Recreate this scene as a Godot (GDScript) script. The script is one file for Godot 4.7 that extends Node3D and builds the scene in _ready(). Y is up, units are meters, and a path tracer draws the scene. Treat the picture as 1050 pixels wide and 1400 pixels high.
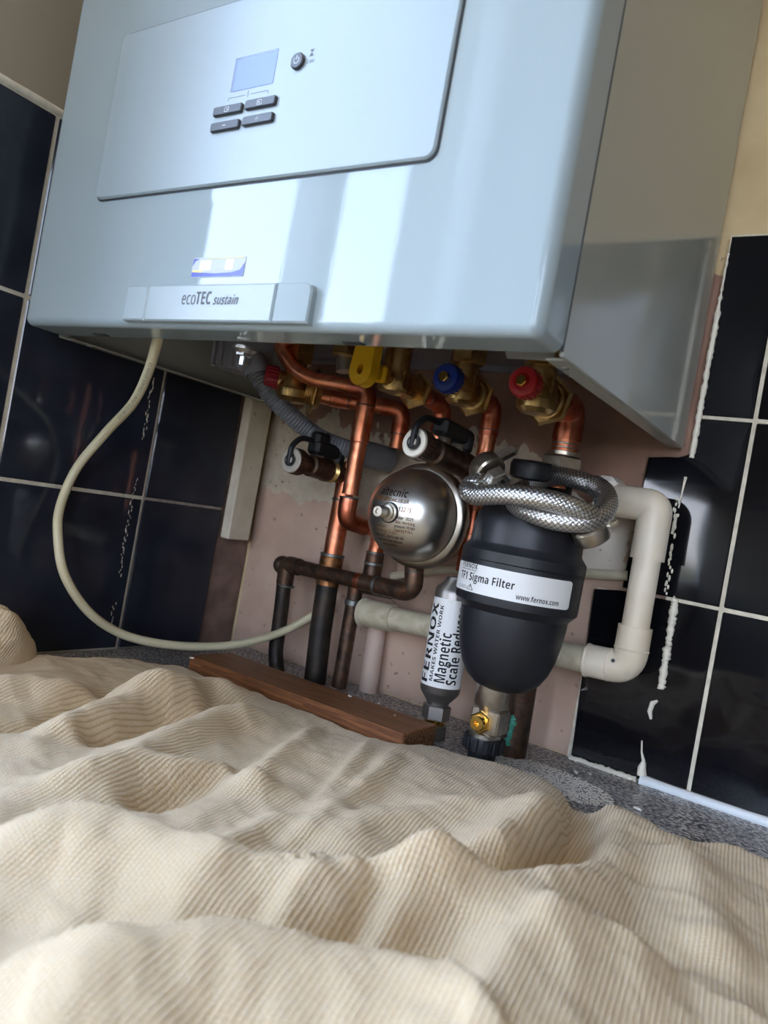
extends Node3D
# Kitchen corner: a wall-hung boiler over a worktop, its pipework, filter and hoses, and a dust sheet.
# Metres, y up. Left wall tiles at x = 0, back wall tiles at z = 0, worktop at y = 0.

class MB:
	var v := PackedVector3Array()
	var n := PackedVector3Array()
	var uv := PackedVector2Array()
	var ix := PackedInt32Array()

	func vert(p: Vector3, nn: Vector3, u := Vector2.ZERO) -> int:
		v.append(p); n.append(nn); uv.append(u)
		return v.size() - 1

	func tri_i(a: int, b: int, c: int) -> void:
		var g := (v[b] - v[a]).cross(v[c] - v[a])
		if g.dot(n[a] + n[b] + n[c]) > 0.0:
			ix.append(a); ix.append(c); ix.append(b)
		else:
			ix.append(a); ix.append(b); ix.append(c)

	func quad_i(a: int, b: int, c: int, d: int) -> void:
		tri_i(a, b, c)
		tri_i(a, c, d)

	func quad(a: Vector3, b: Vector3, c: Vector3, d: Vector3, outward: Vector3, ua := Vector2(0, 0), ub := Vector2(1, 0), uc := Vector2(1, 1), ud := Vector2(0, 1)) -> void:
		var g := (b - a).cross(c - a)
		if g.length() < 1e-14:
			g = (c - a).cross(d - a)
		g = g.normalized()
		if g.dot(outward) < 0.0:
			g = -g
		quad_i(vert(a, g, ua), vert(b, g, ub), vert(c, g, uc), vert(d, g, ud))

	func tri(a: Vector3, b: Vector3, c: Vector3, outward: Vector3) -> void:
		var g := (b - a).cross(c - a).normalized()
		if g.dot(outward) < 0.0:
			g = -g
		tri_i(vert(a, g, Vector2(a.x, a.y)), vert(b, g, Vector2(b.x, b.y)), vert(c, g, Vector2(c.x, c.y)))

	# a box with chamfered edges
	func box(c: Vector3, s: Vector3, bev := 0.0005, basis := Basis()) -> void:
		var h := s * 0.5
		var b := minf(bev, minf(h.x, minf(h.y, h.z)) * 0.95)
		var ax := [Vector3(1, 0, 0), Vector3(0, 1, 0), Vector3(0, 0, 1)]
		for k in 3:
			var i := (k + 1) % 3
			var j := (k + 2) % 3
			for sg in [-1.0, 1.0]:
				var o: Vector3 = ax[k] * h[k] * sg
				var p: Vector3 = ax[i] * (h[i] - b)
				var q: Vector3 = ax[j] * (h[j] - b)
				quad(c + basis * (o - p - q), c + basis * (o + p - q), c + basis * (o + p + q), c + basis * (o - p + q), basis * (ax[k] * sg))
			if b <= 0.0:
				continue
			for si in [-1.0, 1.0]:
				for sj in [-1.0, 1.0]:
					var a: Vector3 = ax[i] * h[i] * si + ax[j] * (h[j] - b) * sj
					var d: Vector3 = ax[i] * (h[i] - b) * si + ax[j] * h[j] * sj
					var e: Vector3 = ax[k] * (h[k] - b)
					quad(c + basis * (a - e), c + basis * (a + e), c + basis * (d + e), c + basis * (d - e), basis * (ax[i] * si + ax[j] * sj))
		if b > 0.0:
			for sx in [-1.0, 1.0]:
				for sy in [-1.0, 1.0]:
					for sz in [-1.0, 1.0]:
						tri(c + basis * Vector3(h.x * sx, (h.y - b) * sy, (h.z - b) * sz), c + basis * Vector3((h.x - b) * sx, h.y * sy, (h.z - b) * sz), c + basis * Vector3((h.x - b) * sx, (h.y - b) * sy, h.z * sz), basis * Vector3(sx, sy, sz))

	# a profile of (radius, height) turned about the y axis of xf
	func lathe(prof: Array, xf: Transform3D, seg := 28, flat := false, sharp := 35.0) -> void:
		var m := prof.size()
		var sn: Array[Vector2] = []
		for i in m - 1:
			var d: Vector2 = prof[i + 1] - prof[i]
			sn.append(Vector2(d.y, -d.x).normalized())
		var cosl := cos(deg_to_rad(sharp))
		for i in m - 1:
			if (prof[i + 1] - prof[i]).length() < 1e-7:
				continue
			var n0: Vector2 = sn[i]
			var n1: Vector2 = sn[i]
			if i > 0 and sn[i - 1].dot(sn[i]) > cosl:
				n0 = (sn[i - 1] + sn[i]).normalized()
			if i < m - 2 and sn[i + 1].dot(sn[i]) > cosl:
				n1 = (sn[i + 1] + sn[i]).normalized()
			for s in seg:
				var a0 := TAU * s / seg
				var a1 := TAU * (s + 1) / seg
				var am := (a0 + a1) * 0.5
				var idx: Array[int] = []
				for e in [[a0, i, n0], [a1, i, n0], [a1, i + 1, n1], [a0, i + 1, n1]]:
					var ang: float = e[0]
					var na: float = am if flat else ang
					var pp: Vector2 = prof[e[1]]
					var nn: Vector2 = e[2]
					idx.append(vert(xf * Vector3(pp.x * cos(ang), pp.y, pp.x * sin(ang)), (xf.basis * Vector3(nn.x * cos(na), nn.y, nn.x * sin(na))).normalized(), Vector2(ang / TAU, float(e[1]) / (m - 1))))
				quad_i(idx[0], idx[1], idx[2], idx[3])

	# a round bar swept along points; rad is one radius or one per point
	func tube(pts: Array, rad, seg := 14, caps := true, oval := 1.0) -> void:
		var m := pts.size()
		var t: Array[Vector3] = []
		for i in m:
			var a: Vector3 = pts[maxi(i - 1, 0)]
			var b: Vector3 = pts[mini(i + 1, m - 1)]
			t.append((b - a).normalized())
		var u := t[0].cross(Vector3.UP)
		if u.length() < 0.05:
			u = t[0].cross(Vector3.RIGHT)
		u = u.normalized()
		var along := 0.0
		var base := v.size()
		for i in m:
			if i > 0:
				along += (pts[i] - pts[i - 1]).length()
				u = (u - t[i] * u.dot(t[i])).normalized()
			var w := t[i].cross(u)
			var r: float = rad[i] if rad is Array else rad
			var slope := 0.0
			if rad is Array:
				var i0 := maxi(i - 1, 0)
				var i1 := mini(i + 1, m - 1)
				slope = (float(rad[i1]) - float(rad[i0])) / maxf((pts[i1] - pts[i0]).length(), 1e-6)
			for s in seg + 1:
				var a := TAU * s / seg
				var d := u * cos(a) + w * sin(a) * oval
				vert(pts[i] + d * r, (u * cos(a) * oval + w * sin(a) - t[i] * slope).normalized(), Vector2(float(s) / seg, along))
		for i in m - 1:
			for s in seg:
				var k := base + i * (seg + 1) + s
				quad_i(k, k + 1, k + seg + 2, k + seg + 1)
		if caps:
			for e in [[0, -1.0], [m - 1, 1.0]]:
				var i: int = e[0]
				var nn: Vector3 = t[i] * float(e[1])
				var c := vert(pts[i], nn)
				var first := v.size()
				for s in seg + 1:
					vert(v[base + i * (seg + 1) + s], nn)
				for s in seg:
					tri_i(c, first + s, first + s + 1)

	# a flat outline (x, y) of xf pushed from z0 to z1, its front edge chamfered by bev
	func prism(poly: PackedVector2Array, z0: float, z1: float, xf := Transform3D(), bev := 0.0) -> void:
		var q := poly
		if Geometry2D.is_polygon_clockwise(q):
			q = q.duplicate(); q.reverse()
		var m := q.size()
		var inner := PackedVector2Array()
		for i in m:
			var d0 := (q[i] - q[(i + m - 1) % m]).normalized()
			var d1 := (q[(i + 1) % m] - q[i]).normalized()
			var nn := (Vector2(-d0.y, d0.x) + Vector2(-d1.y, d1.x))
			nn = nn / maxf(nn.length_squared() * 0.5, 0.2)
			inner.append(q[i] + nn * bev)
		var top := inner if bev > 0.0 else q
		var ti := Geometry2D.triangulate_polygon(top)
		for k in range(0, ti.size(), 3):
			tri(xf * Vector3(top[ti[k]].x, top[ti[k]].y, z1), xf * Vector3(top[ti[k + 1]].x, top[ti[k + 1]].y, z1), xf * Vector3(top[ti[k + 2]].x, top[ti[k + 2]].y, z1), xf.basis.z)
		ti = Geometry2D.triangulate_polygon(q)
		for k in range(0, ti.size(), 3):
			tri(xf * Vector3(q[ti[k]].x, q[ti[k]].y, z0), xf * Vector3(q[ti[k + 1]].x, q[ti[k + 1]].y, z0), xf * Vector3(q[ti[k + 2]].x, q[ti[k + 2]].y, z0), -xf.basis.z)
		for i in m:
			var j := (i + 1) % m
			var d := q[j] - q[i]
			var o := xf.basis * Vector3(d.y, -d.x, 0)
			quad(xf * Vector3(q[i].x, q[i].y, z0), xf * Vector3(q[j].x, q[j].y, z0), xf * Vector3(q[j].x, q[j].y, z1 - bev), xf * Vector3(q[i].x, q[i].y, z1 - bev), o)
			if bev > 0.0:
				quad(xf * Vector3(q[i].x, q[i].y, z1 - bev), xf * Vector3(q[j].x, q[j].y, z1 - bev), xf * Vector3(top[j].x, top[j].y, z1), xf * Vector3(top[i].x, top[i].y, z1), o.normalized() + xf.basis.z)

	func done() -> ArrayMesh:
		var a := []
		a.resize(Mesh.ARRAY_MAX)
		a[Mesh.ARRAY_VERTEX] = v
		a[Mesh.ARRAY_NORMAL] = n
		a[Mesh.ARRAY_TEX_UV] = uv
		a[Mesh.ARRAY_INDEX] = ix
		var me := ArrayMesh.new()
		me.add_surface_from_arrays(Mesh.PRIMITIVE_TRIANGLES, a)
		return me

# ---------------------------------------------------------------- helpers
var taken := {}
var mats := {}

func numbered(called: String) -> String:
	taken[called] = taken.get(called, -1) + 1
	return called if taken[called] == 0 else "%s_%03d" % [called, taken[called]]

func tag(o: Node3D, label := "", category := "", group := "", kind := "") -> void:
	for e in [["label", label], ["category", category], ["group", group], ["kind", kind]]:
		if e[1]:
			o.set_meta(e[0], e[1])

func thing(called: String, at: Vector3, label: String, category: String, group := "") -> Node3D:
	var o := Node3D.new()
	o.name = numbered(called)
	o.position = at
	add_child(o)
	tag(o, label, category, group)
	return o

# a mesh built in world coordinates, under parent (default: the scene)
func put(called: String, mb: MB, m: Material, parent: Node3D = null, label := "") -> MeshInstance3D:
	var o := MeshInstance3D.new()
	o.mesh = mb.done()
	o.material_override = m
	if parent == null:
		o.name = numbered(called)
		add_child(o)
	else:
		o.name = called
		parent.add_child(o, true)
		var off := Vector3.ZERO
		var k: Node = parent
		while k != self:
			off += (k as Node3D).position
			k = k.get_parent()
		o.position = -off
	if label:
		o.set_meta("label", label)
	return o

func single(called: String, mb: MB, m: Material, label: String, category: String, group := "", kind := "") -> MeshInstance3D:
	var o := put(called, mb, m)
	tag(o, label, category, group, kind)
	return o

func struct(called: String, mb: MB, m: Material, label := "") -> MeshInstance3D:
	var o := put(called, mb, m)
	tag(o, label, "", "", "structure")
	return o

func axis(o: Vector3, y: Vector3, hint := Vector3(0.13, 0, 1)) -> Transform3D:
	y = y.normalized()
	var z := hint - y * hint.dot(y)
	if z.length() < 0.05:
		z = Vector3.RIGHT - y * y.x
	z = z.normalized()
	return Transform3D(Basis(y.cross(z), y, z), o)

# straight runs joined by bends of radius r
func bends(p: Array, r: float, k := 7) -> Array:
	var out := [p[0]]
	for i in range(1, p.size() - 1):
		var a: Vector3 = (p[i - 1] - p[i])
		var b: Vector3 = (p[i + 1] - p[i])
		var d := minf(r, minf(a.length(), b.length()) * 0.49)
		a = p[i] + a.normalized() * d
		b = p[i] + b.normalized() * d
		for j in k + 1:
			var t := float(j) / k
			out.append(a.lerp(p[i], t).lerp((p[i] as Vector3).lerp(b, t), t))
	out.append(p[p.size() - 1])
	return out

# a smooth curve through points
func smooth(p: Array, k := 8) -> Array:
	var out := []
	for i in p.size() - 1:
		var a: Vector3 = p[maxi(i - 1, 0)]
		var d: Vector3 = p[mini(i + 2, p.size() - 1)]
		for j in k:
			out.append((p[i] as Vector3).cubic_interpolate(p[i + 1], a, d, float(j) / k))
	out.append(p[p.size() - 1])
	return out

func collar(o: Vector3, dir: Vector3, r: float, h: float, lip := 0.0005) -> MB:
	var mb := MB.new()
	mb.lathe([Vector2(r * 0.8, -h / 2), Vector2(r - lip, -h / 2), Vector2(r, -h / 2 + lip), Vector2(r, h / 2 - lip), Vector2(r - lip, h / 2), Vector2(r * 0.8, h / 2)], axis(o, dir), 22)
	return mb

func hexnut(mb: MB, xf: Transform3D, r: float, h: float, turn := 0.0, hole := 0.45) -> void:
	var x := xf * Transform3D(Basis(Vector3.UP, turn), Vector3.ZERO)
	var c := r * 0.12
	mb.lathe([Vector2(r * hole, 0), Vector2(r - c, 0), Vector2(r, c * 0.8), Vector2(r, h - c * 0.8), Vector2(r - c, h), Vector2(r * hole, h)], x, 6, true)

func sphere_prof(r: float, y: float, a0 := -90.0, a1 := 90.0, k := 10, squash := 1.0) -> Array:
	var out := []
	for i in k + 1:
		var a := deg_to_rad(lerpf(a0, a1, float(i) / k))
		out.append(Vector2(maxf(r * cos(a), 0.00002), y + r * sin(a) * squash))
	return out

func rrect(w: float, h: float, r: float, k := 5, c := Vector2.ZERO) -> PackedVector2Array:
	var out := PackedVector2Array()
	for q in 4:
		var cc: Vector2 = Vector2(w / 2 - r, h / 2 - r) * [Vector2(1, 1), Vector2(-1, 1), Vector2(-1, -1), Vector2(1, -1)][q]
		for i in k + 1:
			var a := PI / 2 * (q + float(i) / k)
			out.append(c + cc + Vector2(cos(a), sin(a)) * r)
	return out

func circle(c: Vector2, r: float, k := 20) -> PackedVector2Array:
	var out := PackedVector2Array()
	for i in k:
		out.append(c + Vector2(cos(TAU * i / k), sin(TAU * i / k)) * r)
	return out

# lettering: the glyphs of a line of text, em high and width wide (0: as set), laid through place(x, y) -> [position, normal]
func letters(mb: MB, txt: String, em: float, width: float, place: Callable, bold := false, slant := 0.0, fine := 0.0) -> void:
	var f := SystemFont.new()
	f.font_names = PackedStringArray(["Droid Sans"])
	f.font_weight = 700 if bold else 400
	var tm := TextMesh.new()
	tm.font = f
	tm.text = txt
	tm.font_size = 64
	tm.pixel_size = 0.02
	tm.depth = 0.0
	tm.curve_step = 2.0
	tm.horizontal_alignment = HORIZONTAL_ALIGNMENT_LEFT
	tm.vertical_alignment = VERTICAL_ALIGNMENT_BOTTOM
	var a := tm.get_mesh_arrays()
	if a.is_empty() or a[Mesh.ARRAY_VERTEX] == null:
		return
	var vs: PackedVector3Array = a[Mesh.ARRAY_VERTEX]
	var ns: PackedVector3Array = a[Mesh.ARRAY_NORMAL]
	var ii: PackedInt32Array = a[Mesh.ARRAY_INDEX] if a[Mesh.ARRAY_INDEX] != null else PackedInt32Array()
	if ii.is_empty():
		for k in vs.size():
			ii.append(k)
	var lo := 1e9
	var hi := -1e9
	for p in vs:
		lo = minf(lo, p.x)
		hi = maxf(hi, p.x)
	var sy := em / 1.28
	var sx := width / (hi - lo) if width > 0.0 else sy
	var step := fine / minf(sx, sy)
	for k in range(0, ii.size(), 3):
		if ns[ii[k]].z < 0.5:
			continue
		var todo := [[vs[ii[k]], vs[ii[k + 1]], vs[ii[k + 2]]]]
		while not todo.is_empty():
			var q: Array = todo.pop_back()
			var l0: float = (q[0] - q[1]).length()
			var l1: float = (q[1] - q[2]).length()
			var l2: float = (q[2] - q[0]).length()
			var big := maxf(l0, maxf(l1, l2))
			if fine > 0.0 and big > step:
				var r := 0 if big == l0 else (1 if big == l1 else 2)
				var mid: Vector3 = (q[r] + q[(r + 1) % 3]) * 0.5
				todo.append([q[r], mid, q[(r + 2) % 3]])
				todo.append([mid, q[(r + 1) % 3], q[(r + 2) % 3]])
				continue
			var id: Array[int] = []
			for p in q:
				var y: float = p.y * sy - 0.236 * em
				var e: Array = place.call((p.x - lo) * sx + y * slant, y)
				id.append(mb.vert(e[0], e[1]))
			mb.tri_i(id[0], id[1], id[2])

func onto(o: Vector3, right: Vector3, up: Vector3, lift := 0.0002) -> Callable:
	var nn := right.cross(up).normalized()
	return func(x: float, y: float) -> Array: return [o + right * x + up * y + nn * lift, nn]

# ---------------------------------------------------------------- materials
func mat(key: String, c: Color, rough := 0.5, metal := 0.0) -> StandardMaterial3D:
	if mats.has(key):
		return mats[key]
	var m := StandardMaterial3D.new()
	m.resource_name = key
	m.albedo_color = c
	m.roughness = rough
	m.metallic = metal
	mats[key] = m
	return m

func noise(freq: float, sd: int, oct := 4) -> FastNoiseLite:
	var f := FastNoiseLite.new()
	f.noise_type = FastNoiseLite.TYPE_SIMPLEX_SMOOTH
	f.frequency = freq
	f.seed = sd
	f.fractal_octaves = oct
	return f

func ramp_tex(stops: Array, freq: float, sd: int, oct := 4, size := 256) -> NoiseTexture2D:
	var g := Gradient.new()
	var off := PackedFloat32Array()
	var col := PackedColorArray()
	for s in stops:
		off.append(s[0]); col.append(s[1])
	g.offsets = off
	g.colors = col
	var t := NoiseTexture2D.new()
	t.width = size
	t.height = size
	t.seamless = true
	t.noise = noise(freq, sd, oct)
	t.color_ramp = g
	return t

func bump_tex(freq: float, sd: int, strength: float, oct := 3, size := 256) -> NoiseTexture2D:
	var t := NoiseTexture2D.new()
	t.width = size
	t.height = size
	t.seamless = true
	t.as_normal_map = true
	t.bump_strength = strength
	t.noise = noise(freq, sd, oct)
	return t

func tri(m: StandardMaterial3D, scale: float) -> StandardMaterial3D:
	m.uv1_triplanar = true
	m.uv1_world_triplanar = true
	m.uv1_scale = Vector3.ONE * scale
	return m

func grey(x: float) -> Color:
	return Color(x, x, x)

func rgb(r: int, g: int, b: int) -> Color:
	return Color(r / 255.0, g / 255.0, b / 255.0)

func make_materials() -> void:
	var m := mat("white_enamel", rgb(158, 172, 177), 0.025)
	m.metallic_specular = 0.42
	m.normal_enabled = true
	m.normal_texture = bump_tex(0.05, 5, 1.0, 2)
	m.normal_scale = 0.05
	tri(m, 26.0)
	m = mat("white_satin", rgb(158, 172, 178), 0.32)
	mat("white_side", rgb(170, 173, 166), 0.12)
	mat("inner_steel", rgb(150, 148, 158), 0.4, 0.3)
	mat("galvanised", rgb(180, 182, 184), 0.3, 1.0)
	mat("dark_gap", rgb(52, 56, 62), 0.6)
	mat("button_grey", rgb(52, 54, 60), 0.35)
	mat("mark_grey", rgb(72, 78, 86), 0.5)
	mat("mark_pale", rgb(205, 210, 215), 0.5)
	m = mat("display_face", rgb(150, 172, 226), 0.3)
	m.metallic_specular = 0.2
	m.emission_enabled = true
	m.emission = rgb(170, 195, 250)
	m.emission_energy_multiplier = 0.06
	mat("display_bezel", rgb(70, 84, 120), 0.2)
	# copper
	m = mat("copper", Color.WHITE, 0.26, 1.0)
	m.albedo_texture = ramp_tex([[0.0, rgb(190, 104, 72)], [0.45, rgb(222, 140, 104)], [0.75, rgb(233, 160, 128)], [1.0, rgb(176, 92, 62)]], 0.012, 3)
	m.roughness_texture = ramp_tex([[0.0, grey(0.55)], [1.0, grey(1.3)]], 0.02, 4)
	m.roughness = 0.42
	tri(m, 12.0)
	m = mat("copper_fitting", Color.WHITE, 0.34, 1.0)
	m.albedo_texture = ramp_tex([[0.0, rgb(170, 88, 66)], [0.5, rgb(206, 122, 94)], [1.0, rgb(222, 146, 118)]], 0.02, 31)
	tri(m, 14.0)
	m = mat("copper_old", Color.WHITE, 0.42, 0.75)
	m.albedo_texture = ramp_tex([[0.0, rgb(46, 38, 34)], [0.35, rgb(82, 66, 56)], [0.55, rgb(108, 82, 64)], [0.7, rgb(74, 62, 56)], [0.85, rgb(130, 84, 58)], [1.0, rgb(60, 70, 64)]], 0.012, 17, 5)
	m.roughness_texture = ramp_tex([[0.0, grey(0.5)], [1.0, grey(1.0)]], 0.03, 18)
	m.roughness = 0.6
	tri(m, 10.0)
	m = mat("copper_dark", Color.WHITE, 0.5, 0.5)
	m.albedo_texture = ramp_tex([[0.0, rgb(30, 31, 31)], [0.5, rgb(52, 46, 42)], [0.75, rgb(76, 60, 48)], [1.0, rgb(44, 60, 56)]], 0.012, 19, 5)
	tri(m, 9.0)
	m = mat("copper_orange", Color.WHITE, 0.4, 0.8)
	m.albedo_texture = ramp_tex([[0.0, rgb(70, 52, 42)], [0.4, rgb(120, 82, 54)], [0.6, rgb(176, 116, 66)], [0.75, rgb(110, 96, 84)], [1.0, rgb(190, 128, 72)]], 0.03, 23, 4)
	tri(m, 12.0)
	m = mat("solder", rgb(120, 124, 122), 0.4, 0.9)
	m = mat("verdigris", rgb(70, 150, 128), 0.85)
	# brass and white metals
	m = mat("brass", Color.WHITE, 0.3, 1.0)
	m.albedo_texture = ramp_tex([[0.0, rgb(168, 136, 86)], [0.5, rgb(200, 166, 110)], [1.0, rgb(220, 190, 132)]], 0.03, 41)
	tri(m, 14.0)
	mat("brass_bright", rgb(226, 184, 100), 0.22, 1.0)
	m = mat("nickel", Color.WHITE, 0.3, 1.0)
	m.albedo_texture = ramp_tex([[0.0, rgb(182, 174, 160)], [1.0, rgb(220, 212, 200)]], 0.03, 43)
	tri(m, 14.0)
	m = mat("valve_bronze", Color.WHITE, 0.38, 1.0)
	m.albedo_texture = ramp_tex([[0.0, rgb(96, 82, 74)], [0.6, rgb(128, 110, 98)], [1.0, rgb(150, 132, 116)]], 0.03, 44)
	tri(m, 14.0)
	mat("cap_white_metal", rgb(214, 208, 194), 0.42, 0.6)
	m = mat("stainless", rgb(228, 224, 216), 0.31, 1.0)
	m = mat("stainless_rim", rgb(186, 180, 170), 0.32, 1.0)
	mat("can_metal", rgb(150, 146, 142), 0.38, 0.9)
	# plastics
	m = mat("black_plastic", rgb(27, 29, 35), 0.42)
	m.normal_enabled = true
	m.normal_texture = bump_tex(0.12, 61, 2.0, 2)
	m.normal_scale = 0.18
	tri(m, 30.0)
	mat("black_rubber", rgb(20, 22, 26), 0.5)
	mat("red_plastic", rgb(176, 26, 34), 0.4)
	mat("blue_plastic", rgb(22, 52, 138), 0.4)
	mat("yellow_plastic", rgb(222, 172, 18), 0.4)
	mat("grey_plastic", rgb(140, 142, 152), 0.4)
	mat("grey_hose", rgb(112, 116, 124), 0.42)
	m = mat("pvc", Color.WHITE, 0.33)
	m.albedo_texture = ramp_tex([[0.0, rgb(206, 192, 166)], [0.4, rgb(224, 212, 190)], [0.8, rgb(230, 221, 203)], [1.0, rgb(200, 182, 150)]], 0.01, 51, 5)
	tri(m, 5.0)
	m = mat("pvc_dirty", Color.WHITE, 0.42)
	m.albedo_texture = ramp_tex([[0.0, rgb(150, 136, 112)], [0.35, rgb(190, 180, 152)], [0.7, rgb(208, 200, 176)], [1.0, rgb(158, 138, 108)]], 0.02, 52, 5)
	tri(m, 6.0)
	mat("pvc_white", rgb(226, 220, 208), 0.35)
	m = mat("cable", Color.WHITE, 0.42)
	m.albedo_texture = ramp_tex([[0.0, rgb(196, 186, 150)], [1.0, rgb(216, 208, 176)]], 0.01, 53)
	tri(m, 6.0)
	mat("print_black", rgb(22, 22, 24), 0.6)
	mat("print_brown", rgb(52, 34, 22), 0.9)
	mat("print_ochre", rgb(120, 78, 36), 0.9)
	mat("label_white", rgb(232, 232, 230), 0.3)
	mat("label_silver", rgb(190, 198, 206), 0.5)
	# room
	m = mat("tile_left", Color.WHITE, 0.06)
	m.albedo_texture = ramp_tex([[0.0, rgb(34, 38, 48)], [1.0, rgb(46, 50, 60)]], 0.01, 71)
	m.normal_enabled = true
	m.normal_texture = bump_tex(0.01, 72, 3.0, 2)
	m.normal_scale = 0.06
	m.metallic_specular = 0.42
	tri(m, 5.0)
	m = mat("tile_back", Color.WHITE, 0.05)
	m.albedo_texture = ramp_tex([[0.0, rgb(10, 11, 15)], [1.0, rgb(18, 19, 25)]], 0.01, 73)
	m.normal_enabled = true
	m.normal_texture = bump_tex(0.008, 74, 4.0, 2)
	m.normal_scale = 0.09
	m.metallic_specular = 0.5
	tri(m, 5.0)
	m = mat("grout", Color.WHITE, 0.85)
	m.albedo_texture = ramp_tex([[0.0, rgb(190, 182, 164)], [1.0, rgb(222, 215, 196)]], 0.04, 75)
	tri(m, 8.0)
	m = mat("grout_grey", Color.WHITE, 0.85)
	m.albedo_texture = ramp_tex([[0.0, rgb(128, 118, 108)], [1.0, rgb(168, 158, 146)]], 0.04, 76)
	tri(m, 8.0)
	mat("silicone", rgb(228, 222, 206), 0.5)
	mat("silicone_white", rgb(224, 230, 234), 0.3)
	m = mat("cream_paint", Color.WHITE, 0.75)
	m.albedo_texture = ramp_tex([[0.0, rgb(196, 172, 130)], [1.0, rgb(212, 190, 148)]], 0.02, 77)
	m.normal_enabled = true
	m.normal_texture = bump_tex(0.03, 78, 2.0)
	m.normal_scale = 0.3
	tri(m, 3.0)
	mat("room_paint", rgb(132, 124, 110), 0.8)
	mat("left_paint", rgb(152, 140, 122), 0.8)
	mat("room_floor", rgb(120, 104, 88), 0.6)
	mat("frame_white", rgb(225, 226, 226), 0.35)
	m = mat("bare_plaster", Color.WHITE, 0.8)
	m.albedo_texture = ramp_tex([[0.0, rgb(104, 84, 74)], [1.0, rgb(140, 116, 104)]], 0.02, 79)
	tri(m, 5.0)
	m = mat("batten_paint", Color.WHITE, 0.55)
	m.albedo_texture = ramp_tex([[0.0, rgb(196, 184, 160)], [0.8, rgb(216, 206, 184)], [1.0, rgb(170, 150, 124)]], 0.02, 80)
	tri(m, 5.0)
	mat("glass", Color(1, 1, 1, 0.04), 0.02).transparency = BaseMaterial3D.TRANSPARENCY_ALPHA

func image_mat(key: String, im: Image, rough: float, metal := 0.0) -> StandardMaterial3D:
	var m := mat(key, Color.WHITE, rough, metal)
	m.albedo_texture = ImageTexture.create_from_image(im)
	return m

func granite() -> StandardMaterial3D:
	var s := 512
	var im := Image.create(s, s, false, Image.FORMAT_RGB8)
	var a := noise(0.075, 11, 2)
	var b := noise(0.16, 12, 2)
	var c := noise(0.012, 13, 2)
	for y in s:
		for x in s:
			var t := a.get_noise_2d(x * 0.8, y * 1.2) + 0.6 * b.get_noise_2d(x, y) + 0.25 * c.get_noise_2d(x, y)
			var col := rgb(140, 134, 130)
			if t > 0.3: col = rgb(206, 202, 198)
			elif t > 0.1: col = rgb(172, 167, 163)
			elif t < -0.32: col = rgb(48, 48, 54)
			elif t < -0.12: col = rgb(92, 90, 92)
			im.set_pixel(x, y, col)
	return image_mat("granite", im, 0.32)

func plaster() -> StandardMaterial3D:
	var s := 640
	var im := Image.create(s, s, false, Image.FORMAT_RGB8)
	var a := noise(0.008, 21, 4)
	var b := noise(0.045, 22, 3)
	var c := noise(0.02, 23, 4)
	for j in s:
		for i in s:
			var x := 0.48 * i / s
			var y := 0.46 * (1.0 - float(j) / s)
			var na := a.get_noise_2d(i, j)
			var nb := b.get_noise_2d(i, j)
			var nc := c.get_noise_2d(i * 1.0, j * 0.5)
			var col := rgb(180, 151, 132).lerp(rgb(196, 168, 148), clampf(0.5 + na, 0, 1))
			# old paint with a ragged lower edge
			var edge := 0.176 + 0.012 * nc - 0.02 * (x - 0.1) + 0.006 * nb
			var up := 0.272 - 0.05 * (x - 0.05) + 0.03 * nc
			if x < 0.36 and y > edge and y < up:
				col = rgb(200, 189, 168).lerp(rgb(186, 173, 152), clampf(0.5 + nb, 0, 1))
			elif y >= up or (x >= 0.36 and y > 0.225 + 0.01 * nc):
				col = rgb(160, 126, 108).lerp(rgb(140, 108, 92), clampf(0.5 + na * 1.5, 0, 1))
			elif x >= 0.36 and y > 0.165 + 0.012 * nc and y <= 0.225 + 0.01 * nc and x < 0.43 + 0.01 * nb:
				col = rgb(214, 204, 188)
			if y > 0.425 + 0.006 * nc:
				col = rgb(206, 184, 142)
			# gouges and specks
			if nb > 0.6 and na > 0.1:
				col = col.darkened(0.32)
			elif nb < -0.62:
				col = col.lerp(rgb(120, 96, 84), 0.5)
			im.set_pixel(i, j, col)
	return image_mat("plaster", im, 0.8)

func weave() -> StandardMaterial3D:
	var s := 512
	var im := Image.create(s, s, false, Image.FORMAT_RGB8)
	var hm := Image.create(s, s, false, Image.FORMAT_RGB8)
	var cells := 20
	var f := noise(0.02, 33, 3)
	var g := noise(0.25, 34, 2)
	for j in s:
		for i in s:
			var u := float(i) / s * cells
			var w := float(j) / s * cells
			var row := floorf(w)
			var uu := u + 0.5 * fmod(row, 2.0) + 0.35 * (w - row - 0.5) + 0.18 * f.get_noise_2d(i * 2.0, row * 40.0)
			var fu := absf(uu - floorf(uu) - 0.5) * 2.0
			var fw := absf(w - row - 0.5 + 0.12 * g.get_noise_2d(i * 0.3, row * 30.0)) * 2.0
			var h := (1.0 - fu * fu * fu * 0.7) * (1.0 - fw * fw)
			h = clampf(h + 0.16 * g.get_noise_2d(i, j), 0, 1)
			var k := 0.5 + 0.5 * f.get_noise_2d(i, j)
			var thread := 0.5 + 0.9 * g.get_noise_2d(row * 13.0, i * 0.06)
			var col := rgb(168, 140, 104).lerp(rgb(212, 197, 172), smoothstep(-0.1, 0.7, h))
			col = col.lerp(rgb(206, 178, 138), clampf(0.3 * k + 0.25 * thread, 0, 0.6))
			im.set_pixel(i, j, col)
			hm.set_pixel(i, j, grey(h))
	var m := image_mat("weave", im, 0.95)
	m.heightmap_enabled = true
	m.heightmap_texture = ImageTexture.create_from_image(hm)
	m.heightmap_scale = 0.05
	m.rim_enabled = true
	m.rim = 0.2
	return m

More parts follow.
